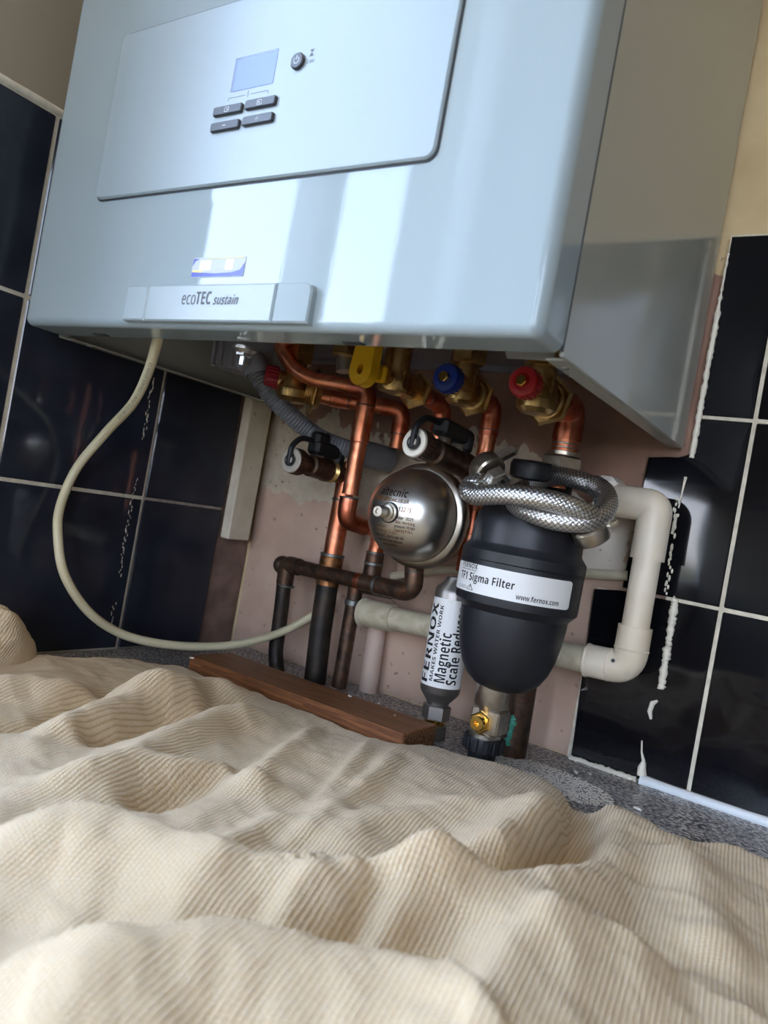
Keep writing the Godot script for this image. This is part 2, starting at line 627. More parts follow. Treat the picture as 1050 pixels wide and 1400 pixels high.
func braid() -> StandardMaterial3D:
	var s := 256
	var im := Image.create(s, s, false, Image.FORMAT_RGB8)
	var hm := Image.create(s, s, false, Image.FORMAT_RGB8)
	var k := 4
	for j in s:
		for i in s:
			var a := fposmod(float(i + j) / s * k, 1.0)
			var b := fposmod(float(i - j) / s * k, 1.0)
			var over := (int(floorf(float(i + j) / s * k)) + int(floorf(float(i - j) / s * k))) % 2 == 0
			var t := a if over else b
			var o := b if over else a
			var h := sin(PI * o) * (0.55 + 0.45 * sin(PI * t))
			var strand := 0.82 + 0.18 * absf(sin(PI * 5.0 * (a if over else b)))
			h = h * strand
			im.set_pixel(i, j, grey(clampf(0.5 + 0.44 * smoothstep(0.05, 0.55, h), 0, 1)))
			hm.set_pixel(i, j, grey(h))
	var m := image_mat("braid", im, 0.3, 1.0)
	m.heightmap_enabled = true
	m.heightmap_texture = ImageTexture.create_from_image(hm)
	m.heightmap_scale = 0.035
	m.uv1_scale = Vector3(3, 72, 1)
	return m

func wood(key: String, a: Color, b: Color, along: Vector3) -> StandardMaterial3D:
	var s := 256
	var im := Image.create(s, s, false, Image.FORMAT_RGB8)
	var n0 := noise(0.02, 91, 4)
	var n1 := noise(0.06, 92, 3)
	for j in s:
		for i in s:
			var t := 0.5 + 0.5 * n0.get_noise_2d(i * 0.25, j * 3.0) + 0.35 * n1.get_noise_2d(i * 0.3, j * 5.0)
			im.set_pixel(i, j, a.lerp(b, clampf(t, 0, 1)))
	var m := image_mat(key, im, 0.45)
	m.uv1_scale = along
	return m

# ---------------------------------------------------------------- scene
func _ready() -> void:
	# camera, sky, exposure
	var cam := Camera3D.new()
	cam.name = "camera"
	cam.transform = Transform3D(Basis(Vector3(0.82198553, 0.17602485, -0.5416226), Vector3(-0.14839447, 0.98438249, 0.09471111), Vector3(0.54983531, 0.00252264, 0.83526928)), Vector3(0.6126, 0.1817, 0.6562))
	cam.fov = rad_to_deg(2.0 * atan(700.0 / 1045.7))
	cam.near = 0.01
	cam.far = 60.0
	add_child(cam)
	cam.current = true
	var at := CameraAttributesPhysical.new()
	at.frustum_focal_length = 12.0 * 1045.7 / 700.0
	at.frustum_focus_distance = 0.62
	at.exposure_aperture = 6.0
	at.frustum_near = 0.01
	at.frustum_far = 60.0
	cam.attributes = at
	var we := WorldEnvironment.new()
	we.name = "environment"
	var env := Environment.new()
	var sky := Sky.new()
	var sm := ProceduralSkyMaterial.new()
	sm.sky_top_color = rgb(168, 198, 238)
	sm.sky_horizon_color = rgb(238, 240, 247)
	sm.sky_curve = 0.18
	sm.ground_horizon_color = rgb(170, 172, 160)
	sm.ground_bottom_color = rgb(110, 112, 96)
	sm.sky_energy_multiplier = 3.8
	sm.ground_energy_multiplier = 2.5
	sky.sky_material = sm
	env.background_mode = Environment.BG_SKY
	env.sky = sky
	env.tonemap_mode = Environment.TONE_MAPPER_LINEAR
	env.tonemap_exposure = 0.9
	env.sdfgi_enabled = true
	env.ssao_enabled = true
	env.ssil_enabled = true
	we.environment = env
	add_child(we)
	# daylight panel lamp in the ceiling over the worktop
	var lamp := AreaLight3D.new()
	lamp.name = "ceiling_lamp_light"
	lamp.area_size = Vector2(0.6, 0.6)
	lamp.area_normalize_energy = false
	lamp.light_energy = 1.7
	lamp.light_color = rgb(255, 240, 218)
	lamp.area_range = 8.0
	lamp.shadow_enabled = true
	lamp.transform = Transform3D(Basis(Vector3(1, 0, 0), -PI / 2), LAMP + Vector3(0, -0.012, 0))
	add_child(lamp)

	make_materials()
	room()
	tiles()
	boiler()
	pipework()
	valves()
	hoses()
	vessel()
	filter()
	canister()
	plastic_pipes()
	small_things()
	dust_sheet()

func slab(mb: MB, x0: float, x1: float, y0: float, y1: float, z0: float, z1: float) -> void:
	mb.box(Vector3((x0 + x1) / 2, (y0 + y1) / 2, (z0 + z1) / 2), Vector3(x1 - x0, y1 - y0, z1 - z0), 0.0)

const LAMP := Vector3(0.4, 1.548, 0.95)
const WZ0 := 0.505
const WZ1 := 1.24
const WY0 := 0.04
const WY1 := 1.32

func room() -> void:
	var mb := MB.new()
	slab(mb, -0.3, 3.2, -0.9, 1.55, -0.25, -0.008)
	var wb := struct("wall_back", mb, mats.cream_paint)
	# plaster left bare where the old boiler hung
	mb = MB.new()
	mb.quad(Vector3(0, 0, -0.0072), Vector3(0.48, 0, -0.0072), Vector3(0.48, 0.46, -0.0072), Vector3(0, 0.46, -0.0072), Vector3(0, 0, 1), Vector2(0, 1), Vector2(1, 1), Vector2(1, 0), Vector2(0, 0))
	put("bare_plaster", mb, plaster(), wb)
	# left wall with a window opening
	mb = MB.new()
	slab(mb, -0.3, -0.006, -0.9, 1.55, -0.008, WZ0)
	slab(mb, -0.3, -0.006, -0.9, 1.55, WZ1, 1.3)
	slab(mb, -0.05, -0.006, -0.9, 1.55, 1.3, 1.5)
	slab(mb, -0.05, -0.006, -0.9, 1.55, 2.75, 3.2)
	slab(mb, -0.05, -0.006, -0.9, 0.1, 1.5, 2.75)
	slab(mb, -0.05, -0.006, 0.45, 1.55, 1.5, 2.75)
	slab(mb, -0.3, -0.006, -0.9, WY0, WZ0, WZ1)
	slab(mb, -0.3, -0.006, WY1, 1.55, WZ0, WZ1)
	struct("wall_left", mb, mats.left_paint)
	mb = MB.new()
	slab(mb, 3.2, 3.4, -0.9, 1.55, -0.25, 3.4)
	struct("wall_right", mb, mats.room_paint)
	mb = MB.new()
	slab(mb, -0.05, 0.3, -0.9, 1.55, 2.75, 2.8)
	slab(mb, 0.0, 0.3, -0.9, 1.55, 2.6, 2.8)
	slab(mb, 0.74, 1.25, -0.9, 1.55, 2.6, 2.8)
	slab(mb, 2.15, 3.2, -0.9, 1.55, 2.6, 2.8)
	slab(mb, 0.3, 0.74, 1.15, 1.55, 2.6, 2.8)
	slab(mb, 1.25, 2.15, -0.9, 0.0, 2.6, 2.8)
	slab(mb, 1.25, 2.15, 1.4, 1.55, 2.6, 2.8)
	struct("wall_front", mb, mats.room_paint)
	mb = MB.new()
	slab(mb, -0.3, 3.4, -1.0, -0.9, -0.25, 3.4)
	struct("floor", mb, mats.room_floor)
	mb = MB.new()
	slab(mb, -0.3, 3.4, 1.55, 1.65, -0.25, 3.4)
	struct("ceiling", mb, mat("ceiling_white", rgb(214, 210, 204), 0.85))
	# ceiling lamp: a flat panel in a thin frame
	var lt := thing("ceiling_lamp", LAMP, "square flat panel lamp set in the ceiling above the worktop", "lamp")
	mb = MB.new()
	mb.box(LAMP + Vector3(0, -0.003, 0), Vector3(0.66, 0.008, 0.66), 0.002)
	put("frame", mb, mats.frame_white, lt)
	mb = MB.new()
	mb.box(LAMP + Vector3(0, -0.008, 0), Vector3(0.6, 0.004, 0.6), 0.001)
	var gm := mat("lamp_glow", rgb(240, 236, 228), 0.5)
	gm.emission_enabled = true
	gm.emission = rgb(255, 240, 218)
	gm.emission_energy_multiplier = 1.0
	put("diffuser", mb, gm, lt)
	# window in the left wall
	mb = MB.new()
	var fx := -0.13
	for e in [[WZ0, WZ0 + 0.05, WY0, WY1], [WZ1 - 0.05, WZ1, WY0, WY1], [WZ0, WZ1, WY0, WY0 + 0.05], [WZ0, WZ1, WY1 - 0.05, WY1], [0.781, 0.823, WY0, WY1]]:
		mb.box(Vector3(fx, (e[2] + e[3]) / 2, (e[0] + e[1]) / 2), Vector3(0.06, e[3] - e[2], e[1] - e[0]), 0.004)
	var w := struct("window_1", mb, mats.frame_white)
	for e in [[WZ0 + 0.05, 0.781], [0.823, WZ1 - 0.05]]:
		mb = MB.new()
		mb.quad(Vector3(fx, WY0 + 0.05, e[0]), Vector3(fx, WY0 + 0.05, e[1]), Vector3(fx, WY1 - 0.05, e[1]), Vector3(fx, WY1 - 0.05, e[0]), Vector3.RIGHT)
		put("pane", mb, mats.glass, w)
	# glazed door behind the camera
	mb = MB.new()
	for e in [[0.3, 0.34, -0.9, 1.15], [0.7, 0.74, -0.9, 1.15], [0.3, 0.74, -0.9, -0.82], [0.3, 0.74, 1.09, 1.15]]:
		mb.box(Vector3((e[0] + e[1]) / 2, (e[2] + e[3]) / 2, 2.68), Vector3(e[1] - e[0], e[3] - e[2], 0.07), 0.004)
	var d := struct("door_1", mb, mats.frame_white)
	for e in [[0.34, 0.7]]:
		mb = MB.new()
		mb.quad(Vector3(e[0], -0.8, 2.68), Vector3(e[1], -0.8, 2.68), Vector3(e[1], 1.07, 2.68), Vector3(e[0], 1.07, 2.68), Vector3.FORWARD)
		put("pane", mb, mats.glass, d)
	# low window further along the left wall, wide window in the front wall
	mb = MB.new()
	for e in [[1.5, 2.75, 0.1, 0.12], [1.5, 2.75, 0.43, 0.45], [2.73, 2.75, 0.1, 0.45], [1.5, 1.52, 0.1, 0.45]]:
		mb.box(Vector3(-0.03, (e[2] + e[3]) / 2, (e[0] + e[1]) / 2), Vector3(0.03, e[3] - e[2], e[1] - e[0]), 0.003)
	var w2 := struct("window_2", mb, mats.frame_white)
	mb = MB.new()
	mb.quad(Vector3(-0.03, 0.12, 1.52), Vector3(-0.03, 0.12, 2.73), Vector3(-0.03, 0.43, 2.73), Vector3(-0.03, 0.43, 1.52), Vector3.RIGHT)
	put("pane", mb, mats.glass, w2)
	mb = MB.new()
	for e in [[1.25, 1.31, 0.0, 1.4], [2.09, 2.15, 0.0, 1.4], [1.25, 2.15, 0.0, 0.06], [1.25, 2.15, 1.34, 1.4], [1.67, 1.73, 0.0, 1.4]]:
		mb.box(Vector3((e[0] + e[1]) / 2, (e[2] + e[3]) / 2, 2.68), Vector3(e[1] - e[0], e[3] - e[2], 0.07), 0.004)
	var w3 := struct("window_3", mb, mats.frame_white)
	for e in [[1.31, 1.67], [1.73, 2.09]]:
		mb = MB.new()
		mb.quad(Vector3(e[0], 0.06, 2.68), Vector3(e[1], 0.06, 2.68), Vector3(e[1], 1.34, 2.68), Vector3(e[0], 1.34, 2.68), Vector3.FORWARD)
		put("pane", mb, mats.glass, w3)
	# worktop: along the back wall and on round under the window
	mb = MB.new()
	mb.box(Vector3(0.797, -0.02, 0.32), Vector3(1.6, 0.04, 0.656), 0.004)
	for i in range(0, mb.v.size()):
		mb.uv[i] = Vector2(mb.v[i].x, mb.v[i].z) / 0.16
	single("worktop", mb, granite(), "grey speckled laminate worktop under the boiler", "worktop")
	mb = MB.new()
	slab(mb, 0.0, 1.58, -0.9, -0.04, 0.0, 0.6)
	single("base_cabinet", mb, mat("cabinet_white", rgb(200, 198, 190), 0.4), "plain base cabinet carrying the speckled worktop", "cabinet")

func tile_box(mb: MB, x0: float, x1: float, y0: float, y1: float, z0: float, z1: float) -> void:
	mb.box(Vector3((x0 + x1) / 2, (y0 + y1) / 2, (z0 + z1) / 2), Vector3(x1 - x0, y1 - y0, z1 - z0), 0.0012)

func tiles() -> void:
	var wl: Node3D = get_node("wall_left")
	var wb: Node3D = get_node("wall_back")
	var h := 0.1513
	var g := 0.0014
	# grout beds
	var mb := MB.new()
	slab(mb, -0.0061, -0.0009, 0.0, h * 3 + 0.004, 0.1547, WZ0)
	put("grout", mb, mats.grout, wl)
	mb = MB.new()
	slab(mb, -0.0061, -0.0012, 0.0, h * 3, 0.047, 0.1547)
	put("grout", mb, mats.grout_grey, wl, "dirty grey grout")
	mb = MB.new()
	slab(mb, 0.468, 1.6, 0.0, h * 3, -0.0081, -0.0009)
	slab(mb, 0.434, 0.468, h + 0.004, 0.262, -0.0081, -0.003)
	slab(mb, 0.41, 0.468, 0.0, h - 0.003, -0.0081, -0.003)
	put("grout", mb, mats.grout, wb)
	# left wall: three rows
	var zs := [0.0458, 0.1547, 0.3073, 0.46, WZ0]
	for r in 3:
		for c in 4:
			if r == 2 and c < 0:
				continue
			mb = MB.new()
			tile_box(mb, -0.0055, 0.0, r * h + g, (r + 1) * h - g, zs[c] + (g if c else 0.0), zs[c + 1] - g)
			put("tile", mb, mats.tile_left, wl)
	# back wall: right of the boiler
	var xs := [0.5104, 0.6629, 0.8154, 0.9679, 1.1204, 1.2729, 1.4254, 1.5779]
	for r in 3:
		for c in xs.size() - 1:
			mb = MB.new()
			tile_box(mb, xs[c] + g, xs[c + 1] - g, r * h + g, (r + 1) * h - g, -0.0075, 0.0)
			put("tile", mb, mats.tile_back, wb)
	# cut tiles beside the boiler, their left edges broken
	for p in [
		[Vector2(0.469, h * 2 + g), Vector2(0.509, h * 2 + g), Vector2(0.509, h * 3 - g), Vector2(0.469, h * 3 - g)],
		[Vector2(0.4315, h + g), Vector2(0.509, h + g), Vector2(0.509, h * 2 - g), Vector2(0.4705, h * 2 - g), Vector2(0.469, 0.272), Vector2(0.458, 0.2675), Vector2(0.45, 0.2672), Vector2(0.434, 0.265)],
		[Vector2(0.4142, g), Vector2(0.509, g), Vector2(0.509, h - g), Vector2(0.43, h - g), Vector2(0.4083, 0.1466), Vector2(0.4105, 0.09), Vector2(0.4125, 0.04)]]:
		mb = MB.new()
		mb.prism(PackedVector2Array(p), -0.0075, 0.0, Transform3D(), 0.0009)
		put("tile", mb, mats.tile_back, wb)
	# caulk along the top of the left tiles
	mb = MB.new()
	var pts := []
	var rn := noise(8.0, 5)
	for i in 30:
		var z := 0.05 + 0.43 * i / 29.0
		pts.append(Vector3(-0.003 + 0.0008 * rn.get_noise_1d(z * 7), h * 3 + 0.0025 + 0.001 * rn.get_noise_1d(z * 9 + 3), z))
	mb.tube(pts, 0.0042, 8)
	struct("trim_1", mb, mats.grout, "ragged bead of old filler along the top of the left wall tiles")
	# silicone bead along the foot of the right-hand tiles
	mb = MB.new()
	pts = []
	var rad := []
	for i in 60:
		var x := 0.474 + 0.8 * i / 59.0
		pts.append(Vector3(x, 0.0018, 0.0022))
		rad.append(0.0046 + 0.0005 * rn.get_noise_1d(x * 40) + (0.0012 * exp(-pow((x - 0.478) / 0.006, 2))))
	mb.tube(pts, rad, 10)
	struct("trim_2", mb, mats.silicone_white, "white silicone bead where the right-hand tiles meet the worktop")
	mb = MB.new()
	pts = []; rad = []
	for i in 40:
		var x := 0.415 + 0.056 * i / 39.0
		pts.append(Vector3(x, 0.001 + 0.001 * rn.get_noise_1d(x * 300), 0.0025 + 0.002 * rn.get_noise_1d(x * 400 + 7)))
		rad.append(0.0025 + 0.0014 * rn.get_noise_1d(x * 500))
	mb.tube(pts, rad, 8)
	struct("trim_3", mb, mats.silicone, "broken crumbly sealant at the foot of the cut tile")
	# old silicone left on the tiles where a cabinet side stood
	mb = MB.new()
	pts = []; rad = []
	for i in 70:
		var y := 0.268 + 0.17 * i / 69.0
		pts.append(Vector3(0.4686 + 0.0006 * rn.get_noise_1d(y * 120), y, 0.0004))
		rad.append(maxf(0.0024 + 0.0014 * rn.get_noise_1d(y * 90) - (0.0012 if y > 0.39 else 0.0), 0.0006))
	mb.tube(pts, rad, 8)
	struct("trim_4", mb, mats.silicone, "cream strip of old sealant between the boiler and the tiles")
	mb = MB.new()
	pts = []; rad = []
	for i in 60:
		var y := 0.078 + 0.075 * i / 59.0
		pts.append(Vector3(0.4765 + 0.0015 * rn.get_noise_1d(y * 60) - (y - 0.1) * 0.02, y, 0.0004))
		rad.append(maxf(0.0028 + 0.0022 * rn.get_noise_1d(y * 45 + 4), 0.0008))
	mb.tube(pts, rad, 8)
	struct("trim_5", mb, mats.silicone, "crumbling vertical strip of sealant beside the white elbow pipe")
	mb = MB.new()
	for s in 46:
		var k := fposmod(s * 0.618034, 1.0)
		var y := 0.155 + 0.08 * k
		var x := 0.468 + 0.004 * rn.get_noise_1d(s * 3.1) - (y - 0.155) * 0.06
		if rn.get_noise_1d(s * 11.3) < -0.05: continue
		mb.lathe(sphere_prof(0.0012 + 0.001 * absf(rn.get_noise_1d(s * 7.7)), 0, 0, 90, 3, 0.5), Transform3D(Basis(Vector3(0.7, 0, 0), Vector3(0, 0, 1), Vector3(0, -(1.2 + 2.0 * absf(rn.get_noise_1d(s * 1.3))), 0)), Vector3(x, y, 0)), 7)
	put("sealant_crumbs", mb, mats.silicone, wb).set_meta("kind", "stuff")
	mb = MB.new()
	mb.tube([Vector3(0.4655, 0.226, 0.0005), Vector3(0.4662, 0.24, 0.0007), Vector3(0.4668, 0.252, 0.0006)], [0.0006, 0.0007, 0.0013], 6)
	mb.tube([Vector3(0.464, 0.204, 0.0005), Vector3(0.4645, 0.212, 0.0007), Vector3(0.465, 0.221, 0.0004)], [0.0012, 0.0016, 0.0009], 6)
	mb.tube([Vector3(0.4735, 0.052, 0.0004), Vector3(0.4715, 0.058, 0.0008), Vector3(0.4725, 0.065, 0.0006), Vector3(0.476, 0.068, 0.0003)], [0.0012, 0.0022, 0.0024, 0.001], 6)
	mb.tube([Vector3(0.4745, 0.006, 0.0022), Vector3(0.4735, 0.012, 0.002), Vector3(0.4742, 0.017, 0.0012)], [0.0042, 0.0034, 0.002], 8)
	mb.tube([Vector3(0.474, 0.017, 0.0012), Vector3(0.471, 0.024, 0.001), Vector3(0.4695, 0.033, 0.0006)], [0.0016, 0.0008, 0.0007], 6)
	put("sealant_scrap", mb, mats.silicone, wb)
	# dried adhesive smears on the left tiles
	mb = MB.new()
	for s in 90:
		var k := fposmod(s * 0.618034, 1.0)
		var y := 0.02 + 0.25 * k
		if absf(y - 0.19) < 0.018 or absf(y - 0.06) < 0.012:
			continue
		var z := 0.1685 + 0.004 * rn.get_noise_1d(s * 5.3) - 0.03 * (0.25 - y) * 0.2
		mb.lathe(sphere_prof(0.0006 + 0.0013 * absf(rn.get_noise_1d(s * 9.1)), 0, 0, 90, 3, 0.4), Transform3D(Basis(Vector3(0, 0, 0.7), Vector3(1, 0, 0), Vector3(0, 1.3 + 2.5 * absf(rn.get_noise_1d(s * 2.3)), 0)), Vector3(0, y, z)), 7)
	put("adhesive_smear", mb, mats.grout, wl).set_meta("kind", "stuff")
	# dark stained strip of bare wall between the left tiles and the corner
	mb = MB.new()
	slab(mb, -0.0061, -0.003, 0.0, 0.46, -0.006, 0.046)
	put("bare_strip", mb, mats.bare_plaster, wl)
	# painted batten in the corner
	mb = MB.new()
	mb.box(Vector3(0.0065, 0.2175, 0.0265), Vector3(0.013, 0.195, 0.034), 0.0012)
	single("wall_batten", mb, mats.batten_paint, "cream painted wooden batten standing against the left wall below the boiler", "batten")

const BX0 := 0.0205
const BX1 := 0.4605
const BY := 0.2766
const BT := 0.997
const BZ := 0.319

# rounded-corner shell of the front cover: outline in (x, z), with a rolled bottom edge
func boiler() -> void:
	var t := thing("boiler", Vector3(0.24, BY, 0.0), "large glossy white wall-hung gas boiler with a small display and lettered badge", "boiler")
	var mb := MB.new()
	# front cover: a rounded shell from z = 0.289 to the front
	var r := 0.0075
	var zb := 0.2885
	var line := [Vector2(BX0, zb)]
	for i in 7:
		var a := PI - PI / 2 * i / 6.0
		line.append(Vector2(BX0 + r + cos(a) * r, BZ - r + sin(a) * r))
	for i in 7:
		var a := PI / 2 - PI / 2 * i / 6.0
		line.append(Vector2(BX1 - r + cos(a) * r, BZ - r + sin(a) * r))
	line.append(Vector2(BX1, zb))
	var m := line.size()
	var ring := func(k: int, inset: float, y: float, nrm_y: float, b: MB) -> Array:
		var p: Vector2 = line[k]
		var d: Vector2 = (line[mini(k + 1, m - 1)] - line[maxi(k - 1, 0)]).normalized()
		var nn := Vector2(-d.y, d.x)
		if nn.dot(p - Vector2(0.24, 0.2)) < 0: nn = -nn
		if k == 0: nn = Vector2(-1, 0)
		if k == m - 1: nn = Vector2(1, 0)
		p -= nn * inset
		var c := sqrt(maxf(1.0 - nrm_y * nrm_y, 0.0))
		return [Vector3(p.x, y, p.y), Vector3(nn.x * c, nrm_y, nn.y * c)]
	var rows := [[0.0, BT, 0.0], [0.0, BY + r * 0.8, 0.0]]
	for i in range(1, 6):
		var a := PI / 2 * i / 5.0
		rows.append([r * 0.8 * (1 - cos(a)), BY + r * 0.8 * (1 - sin(a)), -sin(a)])
	for i in rows.size() - 1:
		for k in m - 1:
			var id: Array[int] = []
			for e in [[k, i], [k + 1, i], [k + 1, i + 1], [k, i + 1]]:
				var q: Array = rows[e[1]]
				var s: Array = ring.call(e[0], q[0], q[1], q[2], mb)
				id.append(mb.vert(s[0], s[1]))
			mb.quad_i(id[0], id[1], id[2], id[3])
	# underside lip of the cover and its top
	var lip := r * 0.8
	mb.quad(Vector3(BX0 + lip, BY, zb), Vector3(BX1 - lip, BY, zb), Vector3(BX1 - lip, BY, BZ - lip), Vector3(BX0 + lip, BY, BZ - lip), Vector3.DOWN)
	mb.quad(Vector3(BX0, BT, 0), Vector3(BX1, BT, 0), Vector3(BX1, BT, BZ - 0.002), Vector3(BX0, BT, BZ - 0.002), Vector3.UP)
	mb.quad(Vector3(BX0 + lip, BY, zb), Vector3(BX1 - lip, BY, zb), Vector3(BX1 - lip, BY + 0.02, zb), Vector3(BX0 + lip, BY + 0.02, zb), Vector3.BACK * -1)
	var cover := put("front_cover", mb, mats.white_enamel, t)
	# tabs and slots on the underside lip
	for x in [0.0885, 0.332]:
		mb = MB.new()
		mb.box(Vector3(x, BY - 0.0002, zb + 0.006), Vector3(0.014, 0.0012, 0.006), 0.0004)
		put("cover_slot", mb, mats.dark_gap, cover)
	# side panels with a folded flange along the bottom
	for s in [0, 1]:
		mb = MB.new()
		var x: float = [BX0, BX1][s]
		var inw: float = [1.0, -1.0][s]
		var ys := 0.2751
		mb.box(Vector3(x + inw * 0.0012, (ys + BT) / 2, 0.1432), Vector3(0.0024, BT - ys, 0.287), 0.0009)
		var sp := put("side_panel", mb, mats.white_side, t)
		mb = MB.new()
		mb.box(Vector3(x + inw * 0.0068, ys + 0.0005, 0.1405), Vector3(0.011, 0.0014, 0.279), 0.0006)
		put("flange", mb, mats.white_side, sp)
		for z in [0.024, 0.262]:
			mb = MB.new()
			mb.lathe([Vector2(0.0001, -0.0006), Vector2(0.0022, -0.0006), Vector2(0.0026, 0.0002)], Transform3D(Basis(), Vector3(x + inw * 0.0075, ys, z)), 12)
			put("rivet", mb, mats.galvanised, sp)
	mb = MB.new()
	mb.box(Vector3(BX1 - 0.0004, (0.277 + BT) / 2, 0.2877), Vector3(0.0014, BT - 0.278, 0.0013), 0.0)
	put("seam", mb, mats.dark_gap, t)
	# recessed underside and back
	mb = MB.new()
	mb.box(Vector3(0.24, 0.3365, 0.146), Vector3(0.434, 0.003, 0.283), 0.0005)
	mb.box(Vector3(0.24, 0.66, 0.0005), Vector3(0.43, 0.66, 0.012), 0.001)
	put("bottom_plate", mb, mats.inner_steel, t)
	mb = MB.new()
	mb.prism(PackedVector2Array([Vector2(0.392, 0.331), Vector2(0.446, 0.331), Vector2(0.446, 0.27901), Vector2(0.418, 0.27901)]), 0.262, 0.2635)
	put("bracket", mb, mat("bracket_steel", rgb(176, 172, 168), 0.4, 0.3), t, "thin bare steel bracket plate")
	mb = MB.new()
	hexnut(mb, Transform3D(Basis(), Vector3(0.228, 0.2685, 0.279)), 0.0058, 0.005, 0.2)
	mb.lathe([Vector2(0.0002, -0.006), Vector2(0.003, -0.006), Vector2(0.003, 0.0), Vector2(0.0085, 0.0045), Vector2(0.0085, 0.0065)], Transform3D(Basis(), Vector3(0.228, 0.2685, 0.279)), 16)
	put("screw", mb, mats.galvanised, t, "zinc plated fixing screw")
	# control panel, a plate standing a little proud with a groove round it
	var cx := 0.2372
	var cy := 0.432
	var cw := 0.2926
	var ch := 0.1236
	mb = MB.new()
	mb.prism(rrect(cw + 0.0026, ch + 0.0026, 0.0075, 5, Vector2(cx, cy)), BZ - 0.001, BZ + 0.0003)
	put("panel_groove", mb, mats.dark_gap, t)
	mb = MB.new()
	mb.prism(rrect(cw, ch, 0.0065, 6, Vector2(cx, cy)), BZ - 0.001, BZ + 0.0026, Transform3D(), 0.0012)
	var cp := put("control_panel", mb, mats.white_satin, t)
	var fz := BZ + 0.0026
	# display
	var dc := Vector2(0.2362, 0.4418)
	mb = MB.new()
	mb.prism(rrect(0.0375, 0.0225, 0.0008, 2, dc), fz - 0.001, fz + 0.0001)
	var db := put("display_bezel", mb, mats.display_bezel, t)
	mb = MB.new()
	mb.prism(rrect(0.0345, 0.0205, 0.0006, 2, dc + Vector2(0.001, -0.0006)), fz - 0.001, fz + 0.0002)
	put("display_screen", mb, mats.display_face, db)
	# buttons
	var bts := [[Vector2(0.2195, 0.4183), 0], [Vector2(0.2482, 0.4188), 1], [Vector2(0.2195, 0.4078), 2], [Vector2(0.2482, 0.4083), 3]]
	for b in bts:
		mb = MB.new()
		mb.prism(rrect(0.0262, 0.0062, 0.0016, 4, b[0]), fz - 0.001, fz + 0.0022, Transform3D(), 0.0007)
		var bt := put("button", mb, mats.button_grey, t)
		mb = MB.new()
		var c: Vector2 = b[0]
		var zz: float = fz + 0.0022
		match int(b[1]):
			2:
				mb.box(Vector3(c.x, c.y, zz), Vector3(0.0028, 0.0005, 0.0002), 0)
			3:
				mb.box(Vector3(c.x, c.y, zz), Vector3(0.0030, 0.0005, 0.0002), 0)
				mb.box(Vector3(c.x, c.y, zz), Vector3(0.0005, 0.0030, 0.0002), 0)
			_:
				for q in [[0, 0.0014, 0.0036, 0.0004], [0, -0.0014, 0.0036, 0.0004], [-0.0018, 0, 0.0004, 0.003], [0.0018, 0, 0.0004, 0.003]]:
					mb.box(Vector3(c.x + q[0], c.y + q[1], zz), Vector3(q[2], q[3], 0.0002), 0)
				mb.box(Vector3(c.x + (0.0003 if b[1] == 0 else -0.0003), c.y, zz), Vector3(0.0012, 0.0008, 0.0002), 0)
		put("button_symbol", mb, mats.mark_pale, bt)
	mb = MB.new()
	mb.prism(circle(Vector2(0.2735, 0.4408), 0.0052, 28), fz - 0.001, fz + 0.0022, Transform3D(), 0.0008)
	var pb := put("power_button", mb, mats.button_grey, t)
	mb = MB.new()
	for i in 14:
		var a := deg_to_rad(125.0 + 290.0 * i / 14.0)
		var a2 := deg_to_rad(125.0 + 290.0 * (i + 1) / 14.0)
		var o := Vector3(0.2735, 0.4408, fz + 0.0023)
		mb.quad(o + Vector3(cos(a), sin(a), 0) * 0.0018, o + Vector3(cos(a2), sin(a2), 0) * 0.0018, o + Vector3(cos(a2), sin(a2), 0) * 0.0023, o + Vector3(cos(a), sin(a), 0) * 0.0023, Vector3.BACK)
	mb.box(Vector3(0.2735, 0.4424, fz + 0.0023), Vector3(0.0005, 0.0026, 0.0001), 0)
	put("button_symbol", mb, mats.mark_pale, pb)
	# printed marks: bracket line, hourglass, seconds
	mb = MB.new()
	for q in [[0.2245, 0.4268, 0.015, 0.0003], [0.217, 0.4258, 0.0003, 0.002], [0.2442, 0.4268, 0.015, 0.0003], [0.2517, 0.4258, 0.0003, 0.002], [0.2343, 0.4273, 0.0004, 0.0042]]:
		mb.box(Vector3(q[0], q[1], fz), Vector3(q[2], q[3], 0.0002), 0)
	put("printed_bracket", mb, mats.mark_grey, cp)
	mb = MB.new()
	for q in [[0.4468, 0.0033], [0.4430, 0.0033]]:
		mb.box(Vector3(0.2832, q[0], fz), Vector3(q[1], 0.0003, 0.0002), 0)
	mb.tri(Vector3(0.2818, 0.4466, fz + 0.0002), Vector3(0.2846, 0.4466, fz + 0.0002), Vector3(0.2832, 0.4449, fz + 0.0002), Vector3.BACK)
	mb.tri(Vector3(0.2818, 0.4432, fz + 0.0002), Vector3(0.2846, 0.4432, fz + 0.0002), Vector3(0.2832, 0.4449, fz + 0.0002), Vector3.BACK)
	letters(mb, "2 sec", 0.0032, 0.0062, onto(Vector3(0.2802, 0.4386, fz), Vector3.RIGHT, Vector3.UP))
	put("printed_lettering", mb, mats.mark_grey, cp)
	# badge handle along the bottom edge: three segments with fine joints
	var hz := BZ + 0.0052
	for e in [[0.1515, 0.1735, "badge_end"], [0.1741, 0.2902, "badge_strip"], [0.2908, 0.3185, "badge_latch"]]:
		mb = MB.new()
		var w: float = e[1] - e[0]
		var pl := PackedVector2Array([Vector2(e[0], 0.2795), Vector2(e[1], 0.2795), Vector2(e[1], 0.3036), Vector2(e[0], 0.3036)])
		if e[2] == "badge_latch":
			pl = PackedVector2Array([Vector2(e[0], 0.2795), Vector2(e[1], 0.2795), Vector2(e[1], 0.2985), Vector2(e[1] - 0.0015, 0.3021), Vector2(e[1] - 0.0051, 0.3036), Vector2(e[0], 0.3036)])
